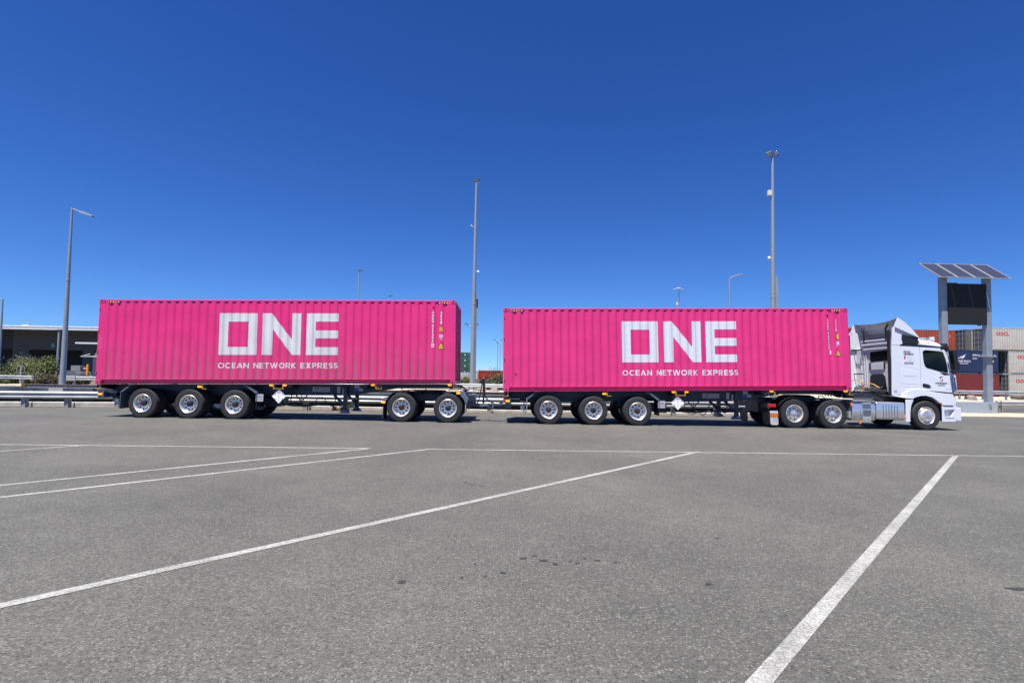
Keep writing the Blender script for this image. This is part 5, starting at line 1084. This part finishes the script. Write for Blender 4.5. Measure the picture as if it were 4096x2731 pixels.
# ------------------------------------------------------------------ warehouse and gatehouse, far left
wh = thing('warehouse', 'long dark warehouse with white roof edge and green bay numbers at far left', 'warehouse', (-75, 70, -1))
WX = lambda x: x+75
M_WALL = mat('warehouse_wall', (.105, .11, .12), .8, var=.08); M_WALLD = mat('warehouse_dark_wall', (.05, .055, .068), .8)
m = MB(); m.box(-45, 40, -.4, 0, 7.42, 8.0); m.box(-45, 40, -.45, .0, 7.82, 7.92); m.build('fascia', mat('white_fascia', (.66, .67, .68), .5), wh)
m = MB(); m.box(-45, 40, 0, 45, 7.6, 7.75); m.build('roof', mat('roof_sheet', (.45, .46, .47), .5), wh)
for x in (WX(-80.2), WX(-65.9)): m = MB(); m.box(x-.55, x+.6, 3, 4, 7.75, 8.35); m.build('roof_vent', M_DECAL, wh)
# recessed wall with bay openings
def P8(x): return x*1.09+75*1.0
yw_ = 8.0
m = MB(); segs = [(-120, -86.4, 4.25, 7.6), (-86.4, -83.6, 0, 7.6), (-83.6, -74.2, 4.25, 7.6), (-74.2, -72.3, 0, 7.6), (-72.3, -60, 4.25, 7.6), (-60, -30, 0, 7.6)]
for a, b_, z0, z1 in segs: m.cur = 1 if a < -84 and z0 > 0 else 0; m.box(WX(a), WX(b_), yw_, yw_+.3, z0, z1)
m.build('wall', [M_WALL, M_WALLD], wh)
m = MB(); m.box(-45, 40, yw_+12, yw_+12.2, 0, 7.6); m.build('back_wall', M_BLACK, wh)
for x, n_ in ((WX(-89.1), '6'), (WX(-79.4), '5')):
    m = MB(); m.box(x-.5, x+.55, yw_-.08, yw_-.02, 4.6, 5.5); bs = m.build('bay_sign', mat('bay_green', (.02, .13, .1), .5), wh); letter('lettering', n_, M_DECAL, bs, x-.22, x+.22, 4.75, 5.35, .02, y=yw_-.08)
m = MB(); m.box(WX(-69.2), WX(-55), -.2, 6, 5.25, 5.5); m.build('canopy', mat('canopy_white', (.62, .63, .64), .5), wh)
for x in (-67.6, -67.0, -66.2): m = MB(); m.box(WX(x)-.12, WX(x)+.12, 4, 4.2, 0, 7.6); m.build('column', M_WALL, wh)
m = MB(); m.box(-45, 40, yw_-.06, yw_-.02, 6.95, 7.02); m.build('pipe', mat('pipe_red', (.2, .05, .04), .6), wh)
gh = thing('gatehouse', 'small grey gatehouse with white awning beside the dusty container', 'gatehouse', (-48.4, 46, -.5))
m = MB(); m.box(0, 3, 0, 2.5, 0, 2.7); m.build('wall', mat('gatehouse_grey', (.28, .3, .31), .7, var=.08), gh); m = MB(); m.box(.9, 1.7, -.04, 0, .1, 2.1); m.build('door', M_BLACK, gh); m = MB(); m.box(.82, .9, -.06, 0, 0, 2.2); m.build('door_frame', M_DECAL, gh)
m = MB(); m.prism([(-.9, 2.62), (0, 2.72), (4, 2.72), (4, 2.62)], -.8, 2.6); m.prism([(-.9, 2.66), (.2, 3.0), (.2, 2.95), (-.8, 2.62)], -.8, -.7); m.build('awning', mat('canopy_white', (.62, .63, .64), .5), gh); m = MB(); m.prism([(-.1, 2.72), (.3, 3.4), (4, 3.4), (4, 2.72)], .2, 2.4); m.build('roof', M_WALL, gh)
og = thing('boom_gate', 'bright orange boom gate cabinet beside the gatehouse', 'boom gate', (-44.4, 40, zg(40))); m = MB(); m.box(-.085, .085, -.1, .1, -.1, 1.75); m.build('cabinet', mat('orange_paint', (.8, .28, .02), .5), og, bevel=.02); m = MB(); m.box(-.36, -.085, -.12, .1, 1.2, 1.42); m.build('arm_mount', mat('orange_paint', (.8, .28, .02), .5), og, bevel=.02)
m = MB(); m.box(0, 1.5, 0, .9, 0, 1.05); m.cur = 1; m.box(.35, 1.35, .1, .8, 1.05, 1.6); tag(m.build('electrical_cabinet', [M_WALL, mat('cabinet_grey', (.2, .21, .21), .5)], loc=(-47.4, 41, zg(41))), 'grey electrical cabinet in front of the dark warehouse door', 'cabinet')
fb = thing('low_fence', 'low grey railing left of the orange boom gate', 'fence', (-46.0, 40.5, zg(40))); m = MB()
for i in range(14): m.box(i*.12, i*.12+.03, 0, .03, 0, .9)
m.box(0, 1.6, -.01, .04, .88, .95); m.build('railing', M_STEEL, fb)
tf = thing('sign_frame', 'empty rectangular steel sign frame standing among the bushes', 'sign', (-40.9, 28, zg(28)))
m = MB(); m.box(-.04, .04, -.02, .02, 0, 1.58); m.build('post', M_STEEL, tf); m = MB()
for a, b_, c, d in ((-.32, .32, 1.54, 1.58), (-.32, .32, .97, 1.01), (-.33, -.3, .97, 1.58), (.3, .33, .97, 1.58)): m.box(a, b_, -.03, -.02, c, d)
m.build('frame', M_STEEL, tf)

# ------------------------------------------------------------------ bushes, boulders
LEAF = {'olive': leaf_mat('leaf_olive', (0.032, 0.044, 0.006), (0.075, 0.095, 0.014), (0.14, 0.15, 0.028)), 'green': leaf_mat('leaf_green', (0.016, 0.028, 0.005), (0.042, 0.062, 0.012), (0.085, 0.105, 0.024)),
        'grey': leaf_mat('leaf_grey', (0.033, 0.039, 0.022), (0.077, 0.088, 0.050), (0.154, 0.160, 0.110)), 'rust': leaf_mat('leaf_rust', (0.039, 0.022, 0.008), (0.066, 0.044, 0.017), (0.088, 0.077, 0.028)), 'lime': leaf_mat('leaf_lime', (0.033, 0.050, 0.006), (0.077, 0.099, 0.011), (0.121, 0.143, 0.028))}
M_STEM = mat('stem', (.09, .065, .045), .9)
def bush(label, x, y, z, w, d, h, kind, n, leaf=.11, lumps=7, seed=0, group=None, cat='bush'):
    rnd = random.Random(seed); g = thing('bush', label, cat, (x, y, z), None, group); m = MB(); st = MB()
    cs = []
    for i in range(lumps):
        a = rnd.uniform(0, 2*PI); rr = math.sqrt(rnd.uniform(0, 1)); c = Vector((w/2*.68*rr*math.cos(a), d/2*.68*rr*math.sin(a), h*rnd.uniform(.28, .74)*(1-.3*rr))); cs.append((c, rnd.uniform(.3, .46)*min(w, h*1.2)))
        st.tube([(c.x*.15, c.y*.15, -.05), (c.x*.5, c.y*.5, c.z*.55), tuple(c)], .03*h, 5, .01)
    k = 0
    while k < n:
        c, r_ = cs[rnd.randrange(lumps)]; u_ = Vector((rnd.gauss(0, 1), rnd.gauss(0, 1), rnd.gauss(0, 1))).normalized(); p = c+u_*r_*(rnd.uniform(.55, 1.12) if rnd.random() < .85 else rnd.uniform(.1, .6))
        if p.z < 0: p.z = abs(p.z)*.4
        if p.z > h*1.04: continue
        t = Vector((rnd.gauss(0, 1), rnd.gauss(0, 1), rnd.gauss(0, .6))).normalized(); nn = (u_+Vector((rnd.gauss(0, .6), rnd.gauss(0, .6), rnd.gauss(.4, .6)))).normalized(); s_ = nn.cross(t).normalized(); t = s_.cross(nn); L = leaf*rnd.uniform(.6, 1.4)
        m.add([p-t*L*.5, p+s_*L*.26, p+t*L*.6, p-s_*L*.26], [(0, 1, 2, 3)]); k += 1
    m.build('foliage', LEAF[kind], g, raw=True); st.build('stems', M_STEM, g); return g
BG = 'bushes beyond the far guardrail'
i = 0
for lab, x, y, w, d, h, kd, n in [
    ('silvery grey-green bush at the left of the bank, tallest of the clump', -44.7, 32.3, 2.7, 2.0, 2.85, 'grey', 4200),
    ('bright olive bush with domed crown left of the tall lamp post', -43.2, 31.2, 2.4, 1.8, 2.85, 'olive', 6500),
    ('olive bush directly behind the tall lamp post', -41.2, 31.0, 2.2, 1.6, 2.75, 'olive', 5000),
    ('dark green low bush at the far left edge behind the guardrail', -46.2, 31.5, 2.4, 1.8, 1.75, 'green', 4500),
    ('low mid-green bush under the empty sign frame', -43.2, 29.2, 3.0, 1.2, 1.15, 'green', 5000),
    ('low mid-green bush left of the lamp post', -40.9, 29.2, 2.8, 1.2, 1.2, 'green', 5000),
    ('low rust-tinged bush beside the foot of the lamp post', -39.4, 28.8, 2.4, 1.1, .95, 'rust', 4500),
    ('low green bush in front of the end of the left far rail', -41.0, 25.95, 3.0, .7, .42, 'green', 3200),
    ('low dark green bush right of the lamp post', -36.9, 29.0, 3.4, 1.2, .95, 'green', 4500),
    ('low olive bush touching the rear corner of the dusty container', -34.2, 29.4, 3.2, 1.2, .85, 'olive', 2200)]:
    i += 1; bush(lab, x, y, (-.25 if y < 28 else -.42), w, d, h, kd, n, .12, 8, i, BG)
OG = 'bushes between the trailers'
for lab, x, y, w, d, h, kd, n in [
    ('tall dark oleander bush with pale flowers beside the front container', -.2, 31.5, 2.4, 1.8, 2.15, 'green', 3600), ('grey-green spreading bush below the red container', -1.5, 30.5, 1.7, 1.4, 1.35, 'grey', 2200),
    ('dense green bush hidden half behind the front container', 1.6, 32, 2.4, 1.8, 2.3, 'green', 2600), ('bright lime-green bush beside the dusty container front end', -3.55, 31.5, 1.3, 1.2, 1.35, 'lime', 2000)]:
    i += 1; bush(lab, x, y, -.3, w, d, h, kd, n, .12, 8, i, OG)
i += 1; bush('straggly low weed patch growing at the kerb behind the landing legs', -7.0, 5.72, -.15, 1.5, .35, .3, 'rust', 1300, .05, 9, i, None, 'weeds')
i += 1; bush('small dry weed tuft at the kerb behind the rear wheels', -15.7, 5.25, -.14, .7, .25, .14, 'rust', 300, .05, 4, i, None, 'weeds')
M_ROCK = mat('boulder_stone', (.24, .19, .165), .9, var=.2, vscale=3, bump=.5, bscale=8)
def rock(label, x, y, z, r_, seed):
    rnd = random.Random(seed); b = bmesh.new(); bmesh.ops.create_icosphere(b, subdivisions=3, radius=1)
    ph = [rnd.uniform(0, 6) for _ in range(6)]
    for v in b.verts: k = 1+.16*math.sin(v.co.x*3+ph[0])+.14*math.sin(v.co.y*3.3+ph[1])+.12*math.sin(v.co.z*4+ph[2])+.05*math.sin(v.co.x*9+ph[3]); v.co = Vector((v.co.x*r_*1.5*k, v.co.y*r_*k, max(v.co.z, -.4)*r_*.8*k))
    me = bpy.data.meshes.new('boulder'); b.to_mesh(me); b.free(); me.materials.append(M_ROCK); me.shade_smooth(); o = bpy.data.objects.new('boulder', me); COL.objects.link(o); o.location = (x, y, z); tag(o, label, 'boulder', 'boulders under the far guardrail')
RKL = ['brown boulder under the far rail beside the dusty container corner', 'brown boulder under the far rail left of the hose post', 'broad brown boulder under the far rail right of the hose post', 'brown boulder under the far rail nearest the front container']
for k, x in enumerate((-4.2, -3.2, -1.9, -.7)): rock(RKL[k], x, 27.6, -.15, .3, k)
rock('grey-brown boulder on the limestone bank at the right edge', 44.3, 27.3, .05, .4, 11); rock('brown boulder on the limestone bank just ahead of the truck nose', 39.6, 26.6, -.1, .35, 12)

for p in PROTO:
    for c in list(p.children): bpy.data.objects.remove(c)
    bpy.data.objects.remove(p)
